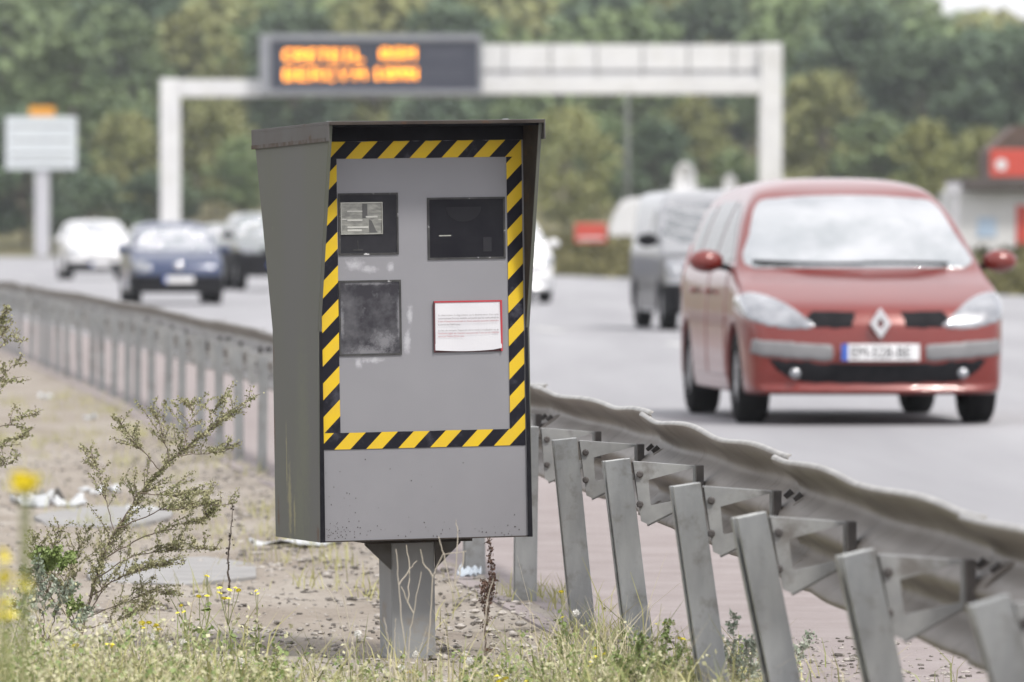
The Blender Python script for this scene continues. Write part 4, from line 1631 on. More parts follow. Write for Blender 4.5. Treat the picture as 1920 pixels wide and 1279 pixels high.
# white caravan behind the wall
cv = empty('caravan', at(1250, 470, 252))
tag(cv, 'white caravan parked beyond the low wall, behind the pale van', 'caravan')
CO = Vector(cv.location)
p0, p1 = at(1142, 462, 252), at(1420, 371, 252)
x0, x1, z0, z1 = p0.x - CO.x, p1.x - CO.x, p0.z - CO.z, p1.z - CO.z
mb = MB()
mb.prism([(x0 + .12, z0), (x1, z0), (x1, z1), (x0 + .75, z1), (x0 + .40, z1 - .12), (x0 + .12, z1 - .65), (x0, z0 + .6), (x0, z0 + .25)], 0, 2.1)
mb.build('body', P_white, cv, bevel=.06)
for xx in (x0 + 1.1, x0 + 2.5):
    mb = MB()
    mb.box(xx, xx + .8, -.012, -.002, z0 + .75, z0 + 1.2)
    mb.build('window', M_sglass, cv, bevel=.004)
mb = MB()
mb.lathe([(-.1, .2), (-.1, .31), (.1, .31), (.1, .2), (-.1, .2)], 'y', (x0 + 2.3, .2, z0 - .02), 20)
mb.build('wheel', M_tyre, cv)

# two white dish antennas rising above it
def dish(px, py_top, py_bot, w, label, D=268):
    c0 = at(px, 470, D)
    e = empty('dish_antenna', c0)
    tag(e, label, 'antenna', 'white dish antennas behind the caravan')
    p_t, p_b = at(px, py_top, D), at(px, py_bot, D)
    hgt_ = p_t.z - p_b.z
    r = hgt_ / 2
    zc = (p_t.z + p_b.z) / 2 - c0.z
    sc_ = w
    mb = MB()
    seg = 26
    n = 5
    for k in range(n + 1):
        rr = r * k / n
        for q in range(seg):
            a = 2 * math.pi * q / seg
            mb.v.append((rr * math.cos(a) * sc_, -.3 * (rr / r) ** 2 * r + .12, zc + rr * math.sin(a)))
    for k in range(n):
        for q in range(seg):
            j = (q + 1) % seg
            mb.face([k * seg + q, k * seg + j, (k + 1) * seg + j, (k + 1) * seg + q])
    o = mb.build('dish', P_white, e, smooth=True)
    s_ = o.modifiers.new('t', 'SOLIDIFY')
    s_.thickness = .03
    mb = MB()
    mb.tube([(0, .1, zc), (0, .22, zc - r * .6), (0, .22, -.2)], .09, 8)
    mb.build('mast', M_pole, e)
    mb = MB()
    mb.tube([(-r * sc_ * .75, -.1, zc - r * .55), (-r * sc_ * 1.35, -.2, zc - r * .45)], .07, 6)
    mb.tube([(r * sc_ * .75, -.1, zc - r * .55), (r * sc_ * 1.35, -.2, zc - r * .45)], .07, 6)
    mb.build('feed_arm', P_white, e)


dish(1284, 304, 372, .62, 'larger white dish antenna rising above the pale van')
dish(1368, 326, 372, .55, 'smaller white dish antenna beside the roof of the red people carrier')

# building at the right edge
BD = 182
b0 = at(1900, 462, BD)
bd = empty('building', b0)
tag(bd, 'low white building with a dark flat roof at the right edge of the road', 'building')
boxes('wall', BD, [(1792, 357, 2250, 475, 0, 7)], M_stone, bd)
boxes('roof', BD, [(1806, 333, 2255, 356, -.5, 7.5)], M_roof, bd)
boxes('poster', BD, [(1832, 408, 1868, 445, -.03, -.003)], mat('pale_blue_poster', (0.33, 0.45, 0.60), (0.45, 0.53, 0.62), scale=4, rough=0.6), bd)
boxes('door', BD, [(1905, 385, 1960, 462, -.04, -.003)], M_redboard, bd)
mb = MB()
O = Vector(bd.location)
q0, q1 = at(1868, 280, BD), at(2250, 232, BD)
ya = BD + 3 - O.y
mb.prism([(q0.x - O.x, at(0, 334, BD).z - O.z), (q1.x - O.x, at(0, 334, BD).z - O.z), (q1.x - O.x, q1.z - O.z), (q0.x - O.x + .7, q1.z - O.z), (q0.x - O.x, q0.z - O.z)], ya, ya + 4)
mb.build('upper_roof', M_tile, bd)
sb = empty('sign_board', at(1900, 333, BD - .3))
tag(sb, 'red sign board with a round white mark standing on the white building\'s roof', 'sign')
boxes('panel', BD - .3, [(1856, 280, 2060, 332, -.06, .06)], M_redboard, sb)
O = Vector(sb.location)
cc = at(1877, 309, BD - .3)
mb = MB()
mb.lathe([(-.075, .0), (-.075, .14), (-.062, .14)], 'y', (cc.x - O.x, BD - .3 - O.y, cc.z - O.z), 20)
mb.build('round_mark', M_plate, sb)
gp = empty('grey_post', at(1792, 470, BD - 2))
tag(gp, 'pale grey post standing at the left end of the white building', 'post')
boxes('shaft', BD - 2, [(1786, 348, 1797, 480, -.05, .05)], M_pole, gp)
boxes('cap', BD - 2, [(1772, 344, 1801, 366, -.08, .08)], M_pole, gp)

# lamp post
LD = 262
l0 = at(1176, 470, LD)
lp = empty('pole', l0)
tag(lp, 'thin plain grey pole in front of the trees, beyond the caravan', 'pole')
mb = MB()
zt = at(1176, 176, LD).z - l0.z
mb.tube([(0, 0, -.6), (0, 0, zt * .5), (0, 0, zt)], [.15, .11, .07], 10)
M_lamp = mat('dull_grey_pole', (0.12, 0.13, 0.115), (0.10, 0.11, 0.095), scale=2, rough=0.7)
mb.build('shaft', M_lamp, lp, smooth=True)

# ------------------------------------------------------------------ trees and woodland
M_bark = mat('bark', (0.08, 0.065, 0.05), (0.12, 0.10, 0.08), scale=6, rough=0.95)
LEAF = {
    'mid': mat('mid_green_leaves', (0.092, 0.142, 0.060), (0.20, 0.255, 0.108), scale=0.22, rough=0.65, spec=0.3, rvar=0.35),
    'olive': mat('olive_leaves', (0.165, 0.185, 0.064), (0.27, 0.27, 0.11), scale=0.25, rough=0.65, spec=0.3, rvar=0.3),
    'dark': mat('dark_leaves', (0.058, 0.094, 0.054), (0.118, 0.168, 0.088), scale=0.22, rough=0.65, spec=0.3, rvar=0.35),
}


def leaf_quads(C, size, rg, up=0.35):
    """random leaf-clump quads centred at C (n,3)"""
    n = len(C)
    nrm = rg.normal(size=(n, 3))
    nrm[:, 2] = np.abs(nrm[:, 2]) + up
    nrm /= np.linalg.norm(nrm, axis=1)[:, None]
    t = rg.normal(size=(n, 3))
    t -= (t * nrm).sum(1)[:, None] * nrm
    t /= np.linalg.norm(t, axis=1)[:, None]
    b = np.cross(nrm, t)
    s = (size * rg.uniform(.6, 1.3, n))[:, None]
    asp = rg.uniform(.5, .9, n)[:, None]
    V = np.stack([C - t * s, C - b * s * asp, C + t * s, C + b * s * asp], 1).reshape(-1, 3)
    return V, np.arange(4 * n).reshape(-1, 4)


def crown_points(seed, H, spread, nclump, per, low):
    """leaf positions of a crown: clumps on the outside of an uneven ellipsoid"""
    rg = np.random.default_rng(seed)
    pts = []
    skel = []
    for k in range(nclump):
        a = rg.uniform(0, 2 * math.pi)
        v = rg.uniform(-1, 1)
        r = math.sqrt(1 - v * v) * rg.uniform(.55, 1.0)
        zc = low * H + (H - low * H) * (0.5 + 0.44 * v)
        wdt = spread * (1.0 - 0.25 * v) * (1 + .25 * math.sin(a * 2 + seed))
        c = np.array([math.cos(a) * r * wdt, math.sin(a) * r * wdt, zc])
        cr = H * rg.uniform(.09, .17)
        skel.append((c, cr))
        d = rg.normal(size=(per, 3))
        d /= np.linalg.norm(d, axis=1)[:, None]
        rad = cr * rg.uniform(.55, 1.05, per)
        pts.append(c + d * rad[:, None] * np.array([1.15, 1.15, .8]))
    return np.concatenate(pts), skel


PROTO = {}
for ki, (kind, low, spread) in enumerate((('mid', .16, .36), ('mid', .10, .30), ('olive', .06, .42), ('olive', .14, .34), ('dark', .12, .34), ('dark', .08, .28))):
    H = 10.0
    P, skel = crown_points(40 + ki, H, spread * H, 42, 75, low)
    PROTO.setdefault(kind, []).append((P, skel, ki))


def make_tree(kind, which):
    P, skel, ki = PROTO[kind][which]
    root = empty('tree')
    V, F = leaf_quads(P, .30, np.random.default_rng(90 + ki))
    link('crown', np_mesh('crown', V, F, LEAF[kind]), root)
    mb = MB()
    mb.tube([(0, 0, -.8), (.05, 0, 2.0), (-.05, .1, 5.0), (0, 0, 8.2)], [.26, .21, .13, .04], 8)
    rr = random.Random(ki)
    for c, cr in rr.sample(skel, 14):
        z0 = max(1.2, c[2] * rr.uniform(.45, .7))
        m1 = (c[0] * .45, c[1] * .45, z0 + (c[2] - z0) * .35)
        mb.tube([(0, 0, z0), m1, tuple(c)], [.10, .06, .02], 5)
    mb.build('trunk', M_bark, root)
    return root


TREES = [
    # photograph column, distance, row of the top, kind, width factor, label
    (48, 362, 205, 'dark', 1.2, 'dark green tree right behind the pale direction sign'),
    (130, 384, 70, 'mid', 1.1, 'tall mid green tree above the right end of the direction sign'),
    (232, 372, 215, 'olive', 1.0, 'olive tree between the direction sign and the left gantry column'),
    (222, 432, 10, 'mid', 1.0, 'mid green tree rising highest between direction sign and left gantry column'),
    (365, 440, 22, 'olive', .9, 'pale olive tree rising above the left corner of the gantry'),
    (400, 376, 195, 'olive', 1.0, 'olive tree under the thin left beam of the gantry'),
    (455, 366, 262, 'mid', 1.0, 'mid green tree low beside the left edge of the speed camera'),
    (300, 352, 318, 'dark', 1.5, 'dark low tree behind the foot of the left gantry column'),
    (160, 347, 325, 'dark', 1.5, 'dark low tree right of the direction sign pole, behind the white minivan'),
    (15, 440, -5, 'mid', 1.1, 'mid green tall tree at the top left corner'),
    (555, 425, 10, 'dark', 1.0, 'dark tree standing behind the left half of the message display'),
    (705, 455, -30, 'olive', 1.1, 'yellowish olive tree rising over the middle of the message display'),
    (850, 440, 5, 'dark', 1.0, 'dark tree rising over the right end of the message display'),
    (1062, 352, 205, 'olive', .9, 'bright olive bushy tree directly right of the speed camera hood'),
    (985, 400, 165, 'mid', 1.0, 'mid green tree just under the beam beside the message display'),
    (1140, 382, 215, 'mid', 1.0, 'mid green tree beside the thin grey pole'),
    (1232, 372, 225, 'dark', 1.2, 'dark tree behind the larger white dish antenna'),
    (1312, 392, 185, 'olive', 1.0, 'olive tree beneath the thick right beam of the gantry'),
    (1375, 356, 285, 'mid', 1.2, 'low mid green tree just left of the right gantry column'),
    (1178, 440, 20, 'mid', 1.0, 'mid green tree showing above the middle of the thick gantry beam'),
    (1335, 470, -20, 'dark', 1.0, 'dark tree showing above the right part of the thick gantry beam'),
    (1492, 450, -5, 'mid', 1.0, 'tall mid green tree above the right corner of the gantry'),
    (1600, 430, 5, 'dark', 1.1, 'dark tall tree standing above the roof of the red people carrier'),
    (1545, 372, 140, 'olive', 1.0, 'olive tree right of the right gantry column'),
    (1640, 352, 215, 'mid', 1.2, 'mid green tree directly above the roof of the red people carrier'),
    (1735, 402, 75, 'dark', 1.1, 'dark tree below the gap of open sky'),
    (1855, 422, 50, 'dark', 1.2, 'dark tree at the top right, tallest above the red sign board'),
    (1750, 300, 232, 'olive', 1.0, 'low olive bushy tree left of the white building'),
    (1838, 322, 245, 'olive', .9, 'low olive bushy tree behind the red sign board'),
    (1925, 384, 75, 'dark', 1.2, 'dark tree at the right edge behind the red sign board'),
]
made = {}
cnt = {'mid': 0, 'olive': 0, 'dark': 0}
for (px, D, ty, kind, wf, label) in TREES:
    which = cnt[kind] % 2
    cnt[kind] += 1
    if (kind, which) in made:
        o = copy_tree(made[(kind, which)])
    else:
        o = make_tree(kind, which)
        made[(kind, which)] = o
    top = at(px, ty, D)
    z0 = hgt(top.x, D)
    s_ = (top.z - z0) / 10.0
    o.location = (top.x, D, z0)
    o.rotation_euler = (0, 0, rnd.uniform(0, 6.28))
    o.scale = (s_ * wf, s_ * wf, s_)
    tag(o, label, 'tree', 'trees on the slope behind the road')

# the wooded hillside further up reads as one mass
rg = np.random.default_rng(11)
VS, FS, MI, off = [], [], [], 0
kinds = ['mid', 'olive', 'dark']
for row, (D, n) in enumerate(((478, 17), (520, 18), (565, 18), (615, 19), (670, 20), (735, 20))):
    for i in range(n):
        px = -140 + (2200) * (i + rg.uniform(.1, .9)) / n
        d = D + rg.uniform(-16, 16)
        x = at(px, 0, d).x
        z0 = hgt(x, d)
        kind = kinds[int(rg.choice(3, p=[.46, .2, .34]))]
        P, skel, ki = PROTO[kind][int(rg.integers(2))]
        sel = rg.choice(len(P), 1900, replace=False)
        H = rg.uniform(8.0, 12.5)
        ymax = 22 if px > 1690 else -200           # the crest dips at the right: open sky
        lim = at(px, ymax + rg.uniform(0, 40), d).z - z0
        if lim < 3.5:
            continue
        H = min(H, lim)
        s_ = H / 10
        a = rg.uniform(0, 6.28)
        Rm = np.array([[math.cos(a), -math.sin(a), 0], [math.sin(a), math.cos(a), 0], [0, 0, 1]])
        Q = (P[sel] @ Rm.T) * np.array([max(s_, .9) * 1.1, max(s_, .9) * 1.1, s_]) + np.array([x, d, z0])
        V, F = leaf_quads(Q, .42, rg)
        VS.append(V)
        FS.append(F + off)
        MI.append(np.full(len(F), kinds.index(kind)))
        off += len(V)
me = np_mesh('woodland', np.concatenate(VS), np.concatenate(FS), [LEAF[k] for k in kinds])
me.polygons.foreach_set('material_index', np.concatenate(MI).astype(np.int32))
tag(link('woodland', me), kind='stuff')

# scrub and rough grass on the bank beyond the road
M_scrub = mat('rough_bank_grass', (0.085, 0.085, 0.035), (0.16, 0.145, 0.07), scale=0.7, rough=0.9, spec=0.1)
pts = []
for k in range(26000):
    D = 110 + 250 * rg.random() ** 1.2
    e = rg.uniform(.6, 16)
    x = float(right_edge(D)) + e
    if abs((x) * FPX / D) > 1150:
        continue
    pts.append((x, D))
pts = np.array(pts)
z = height(pts[:, 0], pts[:, 1])
C = np.column_stack([pts, z + rg.uniform(0, .22, len(pts))])
V, F = leaf_quads(C, .22, rg, 0.0)
tag(link('bank_scrub', np_mesh('bank_scrub', V, F, M_scrub)), kind='stuff')

# ------------------------------------------------------------------ foreground grass and verge plants
def blades(C, L0, W0, rg, lean=.35, curve=.5):
    """tapered bent grass blades rooted at C: two quads + tip as quads"""
    n = len(C)
    a = rg.uniform(0, 2 * math.pi, n)
    ln = L0 * rg.uniform(.45, 1.15, n)
    le = np.abs(rg.normal(0, lean, n))
    d = np.column_stack([np.cos(a) * np.sin(le), np.sin(a) * np.sin(le), np.cos(le)])
    d2 = d.copy()
    d2[:, :2] += np.column_stack([np.cos(a), np.sin(a)]) * curve * rg.uniform(.1, 1, n)[:, None]
    d2[:, 2] *= .8
    d2 /= np.linalg.norm(d2, axis=1)[:, None]
    p1 = C + d * (ln * .55)[:, None]
    p2 = p1 + d2 * (ln * .45)[:, None]
    wa = rg.uniform(0, math.pi, n)
    w = np.column_stack([np.cos(wa), np.sin(wa), np.zeros(n)]) * (W0 * rg.uniform(.6, 1.3, n))[:, None]
    V = np.stack([C - w, C + w, p1 - w * .75, p1 + w * .75, p2 - w * .12, p2 + w * .12], 1).reshape(-1, 3)
    b = np.arange(n)[:, None] * 6
    F = np.concatenate([b + np.array([0, 1, 3, 2]), b + np.array([2, 3, 5, 4])])
    return V, F


M_wgreen = mat('fresh_weed_leaves', (0.14, 0.20, 0.055), (0.20, 0.26, 0.08), scale=12, rough=0.6)
M_grassg = mat('green_grass_blades', (0.17, 0.21, 0.07), (0.30, 0.32, 0.13), scale=1.5, rough=0.6, spec=0.3)
M_grassd = mat('dry_grass_blades', (0.50, 0.44, 0.29), (0.60, 0.54, 0.40), scale=1.7, rough=0.7, spec=0.2)
M_grassy = mat('yellowish_grass_blades', (0.34, 0.34, 0.14), (0.42, 0.39, 0.19), scale=1.5, rough=0.65, spec=0.2)


def cover(px):
    """how tall the sward is along the bottom of the view (photograph columns)"""
    return np.interp(px, [-80, 60, 300, 420, 560, 720, 900, 1050, 1250, 1400, 1520, 1650, 2000],
                     [1.25, 1.15, .95, 1.0, .62, .5, .55, .75, .8, .6, .28, .08, .03])


def sward(name, n, mt, L_, W_, dens_pow, seed):
    rg = np.random.default_rng(seed)
    D = 14.5 + 8.7 * rg.random(n) ** .8
    px = rg.uniform(-120, 1900, n)
    X = (px - 960) * D / FPX
    cv = cover(px)
    clump = np.array([mnoise.noise(Vector((x * 2.3, d * 1.1, seed))) for x, d in zip(X, D)])
    fade = smoothstep(23.4, 20.4, D + .6 * (1 - cv))
    keep = rg.random(n) < np.clip(cv, 0, 1) * fade * np.clip(.42 + clump * 1.6, .02, 1)
    keep &= ~((np.abs(X - PCX_W) < .10) & (D > 23.4))
    X, D, cv, clump = X[keep], D[keep], cv[keep], clump[keep]
    Z = np.array([verge_z(x, d) if x < post_line(d) + .1 else -.02 for x, d in zip(X, D)]) - .01
    V, F = blades(np.column_stack([X, D, Z]), L_ * (0.55 + .45 * cv) * (1 + .8 * clump) * rg.choice([.6, 1, 1.35], len(X)), W_, rg, .62, 1.1)
    return tag(link(name, np_mesh(name, V, F, mt)), kind='stuff')


PCX_W = -.28
# low leafy weeds between the blades
def leafy(name, n, mt, size, hmax, seed):
    rg = np.random.default_rng(seed)
    m = n // 22
    D = 15.5 + 7.4 * rg.random(m) ** .75
    px = rg.uniform(-120, 1850, m)
    X = (px - 960) * D / FPX
    cv = cover(px)
    keep = rg.random(m) < cv * smoothstep(23.2, 20.6, D)
    X, D, cv = X[keep], D[keep], cv[keep]
    h = hmax * cv * rg.uniform(.3, 1.15, len(X))
    k = 22
    t = rg.random((len(X), k))
    ax, ay = rg.normal(0, .25, (len(X), 1)), rg.normal(0, .25, (len(X), 1))
    C = np.stack([X[:, None] + ax * h[:, None] * t + rg.normal(0, .012, t.shape), D[:, None] + ay * h[:, None] * t + rg.normal(0, .012, t.shape), -.05 + h[:, None] * t], -1).reshape(-1, 3)
    V, F = leaf_quads(C, size, rg, .1)
    return tag(link(name, np_mesh(name, V, F, mt)), kind='stuff')


sward('grass', 19000, M_grassg, .20, .0026, 1, 21)
sward('yellow_grass', 18000, M_grassy, .20, .0022, 1, 22)
sward('dry_grass', 17000, M_grassd, .25, .0014, 1, 23)
leafy('leafy_ground_weeds', 26000, M_wgreen, .008, .24, 24)
leafy('pale_ground_weeds', 42000, mat('pale_weed_leaves', (0.36, 0.37, 0.20), (0.52, 0.49, 0.33), scale=9, rough=0.7), .007, .27, 25)

# thin tufts further back on the dirt and along the posts
rg = np.random.default_rng(31)
pts = []
for k in range(170):
    D = rg.uniform(23.5, 60)
    X = float(post_line(D)) - abs(rg.normal(0, 1.0)) - .05
    m_ = int(rg.integers(6, 26))
    q = np.column_stack([X + rg.normal(0, .05, m_), D + rg.normal(0, .08, m_)])
    pts.append(q)
for k in range(60):
    D = rg.uniform(15, 27)
    m_ = int(rg.integers(10, 34))
    X = float(post_line(D)) + rg.normal(-.02, .10)
    pts.append(np.column_stack([X + rg.normal(0, .05, m_), D + rg.normal(0, .07, m_)]))
pts = np.concatenate(pts)
Z = np.array([verge_z(x, d) for x, d in pts]) - .01
V, F = blades(np.column_stack([pts, Z]), .11, .0022, rg, .5)
tag(link('sparse_tufts', np_mesh('sparse_tufts', V, F, M_grassy)), kind='stuff')

# stones and grit on the verge
M_stone2 = mat('verge_stones', (0.42, 0.39, 0.36), (0.09, 0.08, 0.07), scale=21, rough=0.95, lo=.42, hi=.58)
rg = np.random.default_rng(41)
mb = MB()
for k in range(9500):
    D = 21.5 + 26 * rg.random() ** 1.6
    if rg.random() < .72:
        X = float(post_line(D)) - abs(rg.normal(0, 1.3))
    else:
        D = rg.uniform(13.5, 24)
        X = float(post_line(D)) + abs(rg.normal(.1, .6))
    r = float(np.clip(rg.lognormal(-5.2, .5), .0025, .017))
    z = verge_z(X, D) if X < post_line(D) - .1 else -.012
    mb.blob((X, D, z + r * .25), r, .5, k, (6, 4), (rg.uniform(.8, 1.6), 1, .6))
tag(mb.build('gravel', M_stone2), kind='stuff')

# litter on the dirt
M_litter = mat('white_plastic_litter', (0.52, 0.53, 0.54), (0.40, 0.42, 0.44), scale=8, rough=0.5)
M_litgrey = mat('grey_card_litter', (0.16, 0.16, 0.16), (0.24, 0.23, 0.22), scale=8, rough=0.8)
M_litblue = mat('pale_blue_litter', (0.42, 0.47, 0.52), (0.34, 0.38, 0.43), scale=8, rough=0.4)


def litter(x, y, w, h, m, label, rot=0.0, curl=.5, seed=1):
    """crumpled sheet lying on the verge at the given photograph pixel"""
    D = 1.355 * FPX / (y - HZ)
    s = FPX / D
    p = at(x, y, D)
    o_ = MB()
    W, Hh = w / s, h / s
    n = 10
    for i in range(n + 1):
        for j in range(n + 1):
            u, v = i / n - .5, j / n - .5
            zz = abs(mnoise.noise(Vector((u * 3, v * 3, seed)))) * Hh * 1.4 + curl * Hh * (abs(u) * 1.2) * (.5 + v)
            o_.v.append((u * W * (1 + .2 * mnoise.noise(Vector((v * 4, seed, 1)))), v * W * .8 * (1 + .25 * mnoise.noise(Vector((u * 4, seed, 6)))), zz + .006))
    for i in range(n):
        for j in range(n):
            a = i * (n + 1) + j
            o_.face([a, a + n + 1, a + n + 2, a + 1])
    o = o_.build('litter', m, None, smooth=True)
    sm = o.modifiers.new('t', 'SOLIDIFY')
    sm.thickness = .003
    o.location = (p.x, D, verge_z(p.x, D))
    o.rotation_euler = (0, 0, rot)
    tag(o, label, 'litter', 'litter on the dirt verge')


litter(128, 945, 62, 22, M_litter, 'white plastic sheet lying left of the branching weed', .2, .5, 1)
litter(62, 950, 72, 30, M_litter, 'larger white crumpled sheet at the left edge behind the yellow blur', -.3, .8, 2)
litter(92, 940, 50, 28, M_litgrey, 'dark grey card between two white sheets', .4, .6, 3)
litter(188, 925, 66, 16, M_litter, 'pale curled scrap behind the top of the branching weed', .5, .7, 4)
litter(268, 962, 60, 16, M_litter, 'white flat scrap lying behind the stem of the branching weed', .1, .2, 5)
litter(555, 1030, 165, 14, M_litter, 'long white flat strip of plastic under the left corner of the speed camera', .08, .2, 6)
litter(880, 1108, 40, 20, M_litblue, 'small pale blue crushed scrap right of the speed camera post', -.3, .8, 7)
litter(85, 752, 26, 14, M_litter, 'small white scrap far back on the dirt near the distant barrier', 0, .4, 8)
litter(168, 792, 22, 10, M_litter, 'tiny pale scrap on the dirt behind the weed tips', .3, .4, 9)

# a flat concrete slab half sunk in the dirt, with dark edge
M_slab = mat('pale_concrete_slab', (0.29, 0.285, 0.28), (0.23, 0.225, 0.22), scale=5, rough=0.9)


def slab(x, y, w, depth, label, seed):
    D = 1.355 * FPX / (y - HZ)
    p = at(x, y, D)
    r_ = random.Random(seed)
    W = w / (FPX / D)
    mb = MB()
    n = 14
    poly = [(W / 2 * math.cos(2 * math.pi * i / n) * r_.uniform(.85, 1.1), depth / 2 * math.sin(2 * math.pi * i / n) * r_.uniform(.85, 1.1)) for i in range(n)]
    mb.prism(poly, -.05, .012, 'z')
    o = mb.build('slab', M_slab, None, bevel=.004)
    o.location = (p.x, D, verge_z(p.x, D) + .004)
    tag(o, label, 'slab', 'broken slabs on the verge')


slab(330, 1075, 330, 2.4, 'pale broken slab lying in the dirt under the branching weed', 3)
slab(190, 975, 260, 2.6, 'pale grey slab behind the branching weed, beside the white litter', 5)

# ---- weeds -------------------------------------------------------------------
M_wstem = mat('weed_stem', (0.12, 0.09, 0.075), (0.17, 0.135, 0.10), scale=20, rough=0.8)
M_wleaf = mat('weed_leaves', (0.19, 0.20, 0.095), (0.36, 0.34, 0.205), scale=26, rough=0.7, spec=0.2)
M_wblue = mat('silvery_weed_leaves', (0.20, 0.25, 0.18), (0.36, 0.39, 0.32), scale=14, rough=0.6)


def curve_pts(p0, p1, sag, n, rr, wob=.01):
    p0, p1 = Vector(p0), Vector(p1)
    Ln = (p1 - p0).length
    side = Vector((rr.uniform(-1, 1), rr.uniform(-1, 1), 0)) * wob
    out = []
    for i in range(n + 1):
        t = i / n
        out.append(p0.lerp(p1, t) + Vector((0, 0, sag * Ln * 4 * t * (1 - t))) + side * math.sin(t * math.pi * 1.6))
    return out


def leaf_cluster(C, size, rg):
    """small pointed leaves and buds"""
    return leaf_quads(np.array(C), size, rg, .0)


def weed(name, D, origin, stems, label, seed, twig=.16, dens=1.0, cat='weed', leaf=M_wleaf, tips=True, size=.0048, group=None):
    """stems: list of pixel polylines that start near the origin pixel; every stem carries side twigs covered with small leaves"""
    rr = random.Random(seed)
    rg = np.random.default_rng(seed)
    o = at(origin[0], origin[1], D)
    root = empty(name, (o.x, D, verge_z(o.x, D)))
    O = Vector(root.location)
    sm, leaves = MB(), []
    for line, r0, tw in stems:
        P = []
        dd = rr.uniform(-.25, .25)
        for i, (x, y) in enumerate(line):
            P.append(at(x, y, D + dd * i / max(1, len(line) - 1)) - O)
        # densify
        Q = []
        for i in range(len(P) - 1):
            for k in range(6):
                Q.append(P[i].lerp(P[i + 1], k / 6) + Vector((rr.gauss(0, .002), rr.gauss(0, .003), rr.gauss(0, .002))))
        Q.append(P[-1])
        n = len(Q)
        sm.tube(Q, [max(.0009, r0 * (1 - .85 * i / n)) for i in range(n)], 5, False)
        total = sum((Q[i + 1] - Q[i]).length for i in range(n - 1))
        nt = int(total * 34 * dens * tw)
        for k in range(nt):
            t = rr.uniform(.22, 1.0)
            i = min(int(t * (n - 1)), n - 2)
            p = Q[i].lerp(Q[i + 1], t * (n - 1) - i)
            d = (Q[i + 1] - Q[i]).normalized()
            out = Vector((rr.choice((-1, 1)) * rr.uniform(.3, 1), rr.uniform(-.7, .7), rr.uniform(-.15, .75)))
            dr = (d * .75 + out * .75).normalized()
            ln = twig * rr.uniform(.35, 1.1) * (1.15 - .85 * t)
            tp = curve_pts(p, p + dr * ln, .04, 4, rr, .004)
            sm.tube(tp, [.0012, .001, .0009, .0007, .0005], 4, False)
            m_ = max(4, int(ln * 260 * dens))
            for q in range(m_):
                s = rr.uniform(.12, 1.02)
                j = min(int(s * 4), 3)
                c = tp[j].lerp(tp[j + 1], min(s * 4 - j, 1.1))
                leaves.append(c + Vector((rr.gauss(0, .0042), rr.gauss(0, .0042), rr.gauss(0, .0036))))
        if tips:
            for q in range(int(total * 90 * dens * tw)):
                t = rr.uniform(.5, 1.0)
                i = min(int(t * (n - 1)), n - 2)
                c = Q[i].lerp(Q[i + 1], t * (n - 1) - i)
                leaves.append(c + Vector((rr.gauss(0, .005), rr.gauss(0, .005), rr.gauss(0, .005))))
    sm.build('stem', M_wstem, root)
    V, F = leaf_cluster([tuple(v) for v in leaves], size, rg)
    link('foliage', np_mesh('foliage', V, F, leaf), root)
    tag(root, label, cat, group)
    return root


weed('branching_weed', 22.6, (150, 1195), [
    ([(152, 1195), (178, 1085), (205, 1015), (255, 935), (318, 862), (392, 806), (466, 752)], .0052, 1.3),
    ([(190, 1050), (260, 1010), (330, 985), (384, 975), (395, 958)], .0026, 1.0),
    ([(222, 990), (300, 958), (370, 950), (438, 945)], .0022, .9),
    ([(262, 925), (330, 930), (398, 918)], .002, .9),
    ([(165, 1120), (230, 1080), (290, 1062), (348, 1052)], .0026, 1.1),
    ([(180, 1085), (250, 1040), (330, 1030), (410, 1030)], .0024, 1.0),
    ([(158, 1160), (230, 1130), (285, 1108), (338, 1118)], .002, .9),
    ([(215, 1000), (195, 930), (182, 880), (170, 842)], .0018, .8),
    ([(300, 880), (262, 842), (240, 812), (222, 785)], .0018, .9),
    ([(318, 862), (306, 825), (300, 795), (288, 770)], .0016, .9),
    ([(345, 840), (352, 805), (362, 770), (352, 756)], .0016, .9),
    ([(392, 806), (408, 790), (402, 770), (412, 752)], .0014, .8),
    ([(330, 855), (390, 850), (434, 842)], .0016, .9),
    ([(155, 1170), (120, 1100), (140, 1040), (165, 995)], .003, 1.1),
    ([(150, 1185), (95, 1120), (62, 1060), (66, 1008)], .003, 1.0),
    ([(150, 1185), (105, 1095), (98, 1030), (110, 985)], .0024, 1.0),
    ([(160, 1160), (190, 1110), (182, 1070), (195, 1040)], .0024, 1.3),
    ([(155, 1180), (215, 1165), (250, 1150), (300, 1128)], .002, 1.0),
], 'large branching weed with brown stem and tiny olive leaves, left of the speed camera', 5, .15, 2.1, size=.0041)
weed('silvery_weed', 22.3, (70, 1200), [
    ([(80, 1200), (62, 1120), (52, 1075)], .002, 1.2), ([(90, 1200), (110, 1130), (130, 1090)], .002, 1.2), ([(85, 1200), (50, 1160), (20, 1130)], .002, 1.2),
    ([(90, 1200), (140, 1165), (172, 1140)], .002, 1.0), ([(80, 1200), (85, 1130), (70, 1050)], .002, 1.0),
], 'bushy silvery green weed at the foot of the branching weed', 6, .11, 1.6, leaf=M_wblue, size=.007)
weed('fresh_green_weed', 22.4, (110, 1110), [
    ([(95, 1100), (80, 1060), (72, 1040)], .0016, 1.4), ([(100, 1100), (112, 1060), (125, 1046)], .0016, 1.4), ([(95, 1100), (98, 1055), (95, 1038)], .0016, 1.4),
    ([(120, 1170), (130, 1150), (145, 1138)], .0016, 1.4),
], 'small fresh green leafy shoot inside the branching weed', 16, .09, 2.0, leaf=M_wgreen, size=.008)
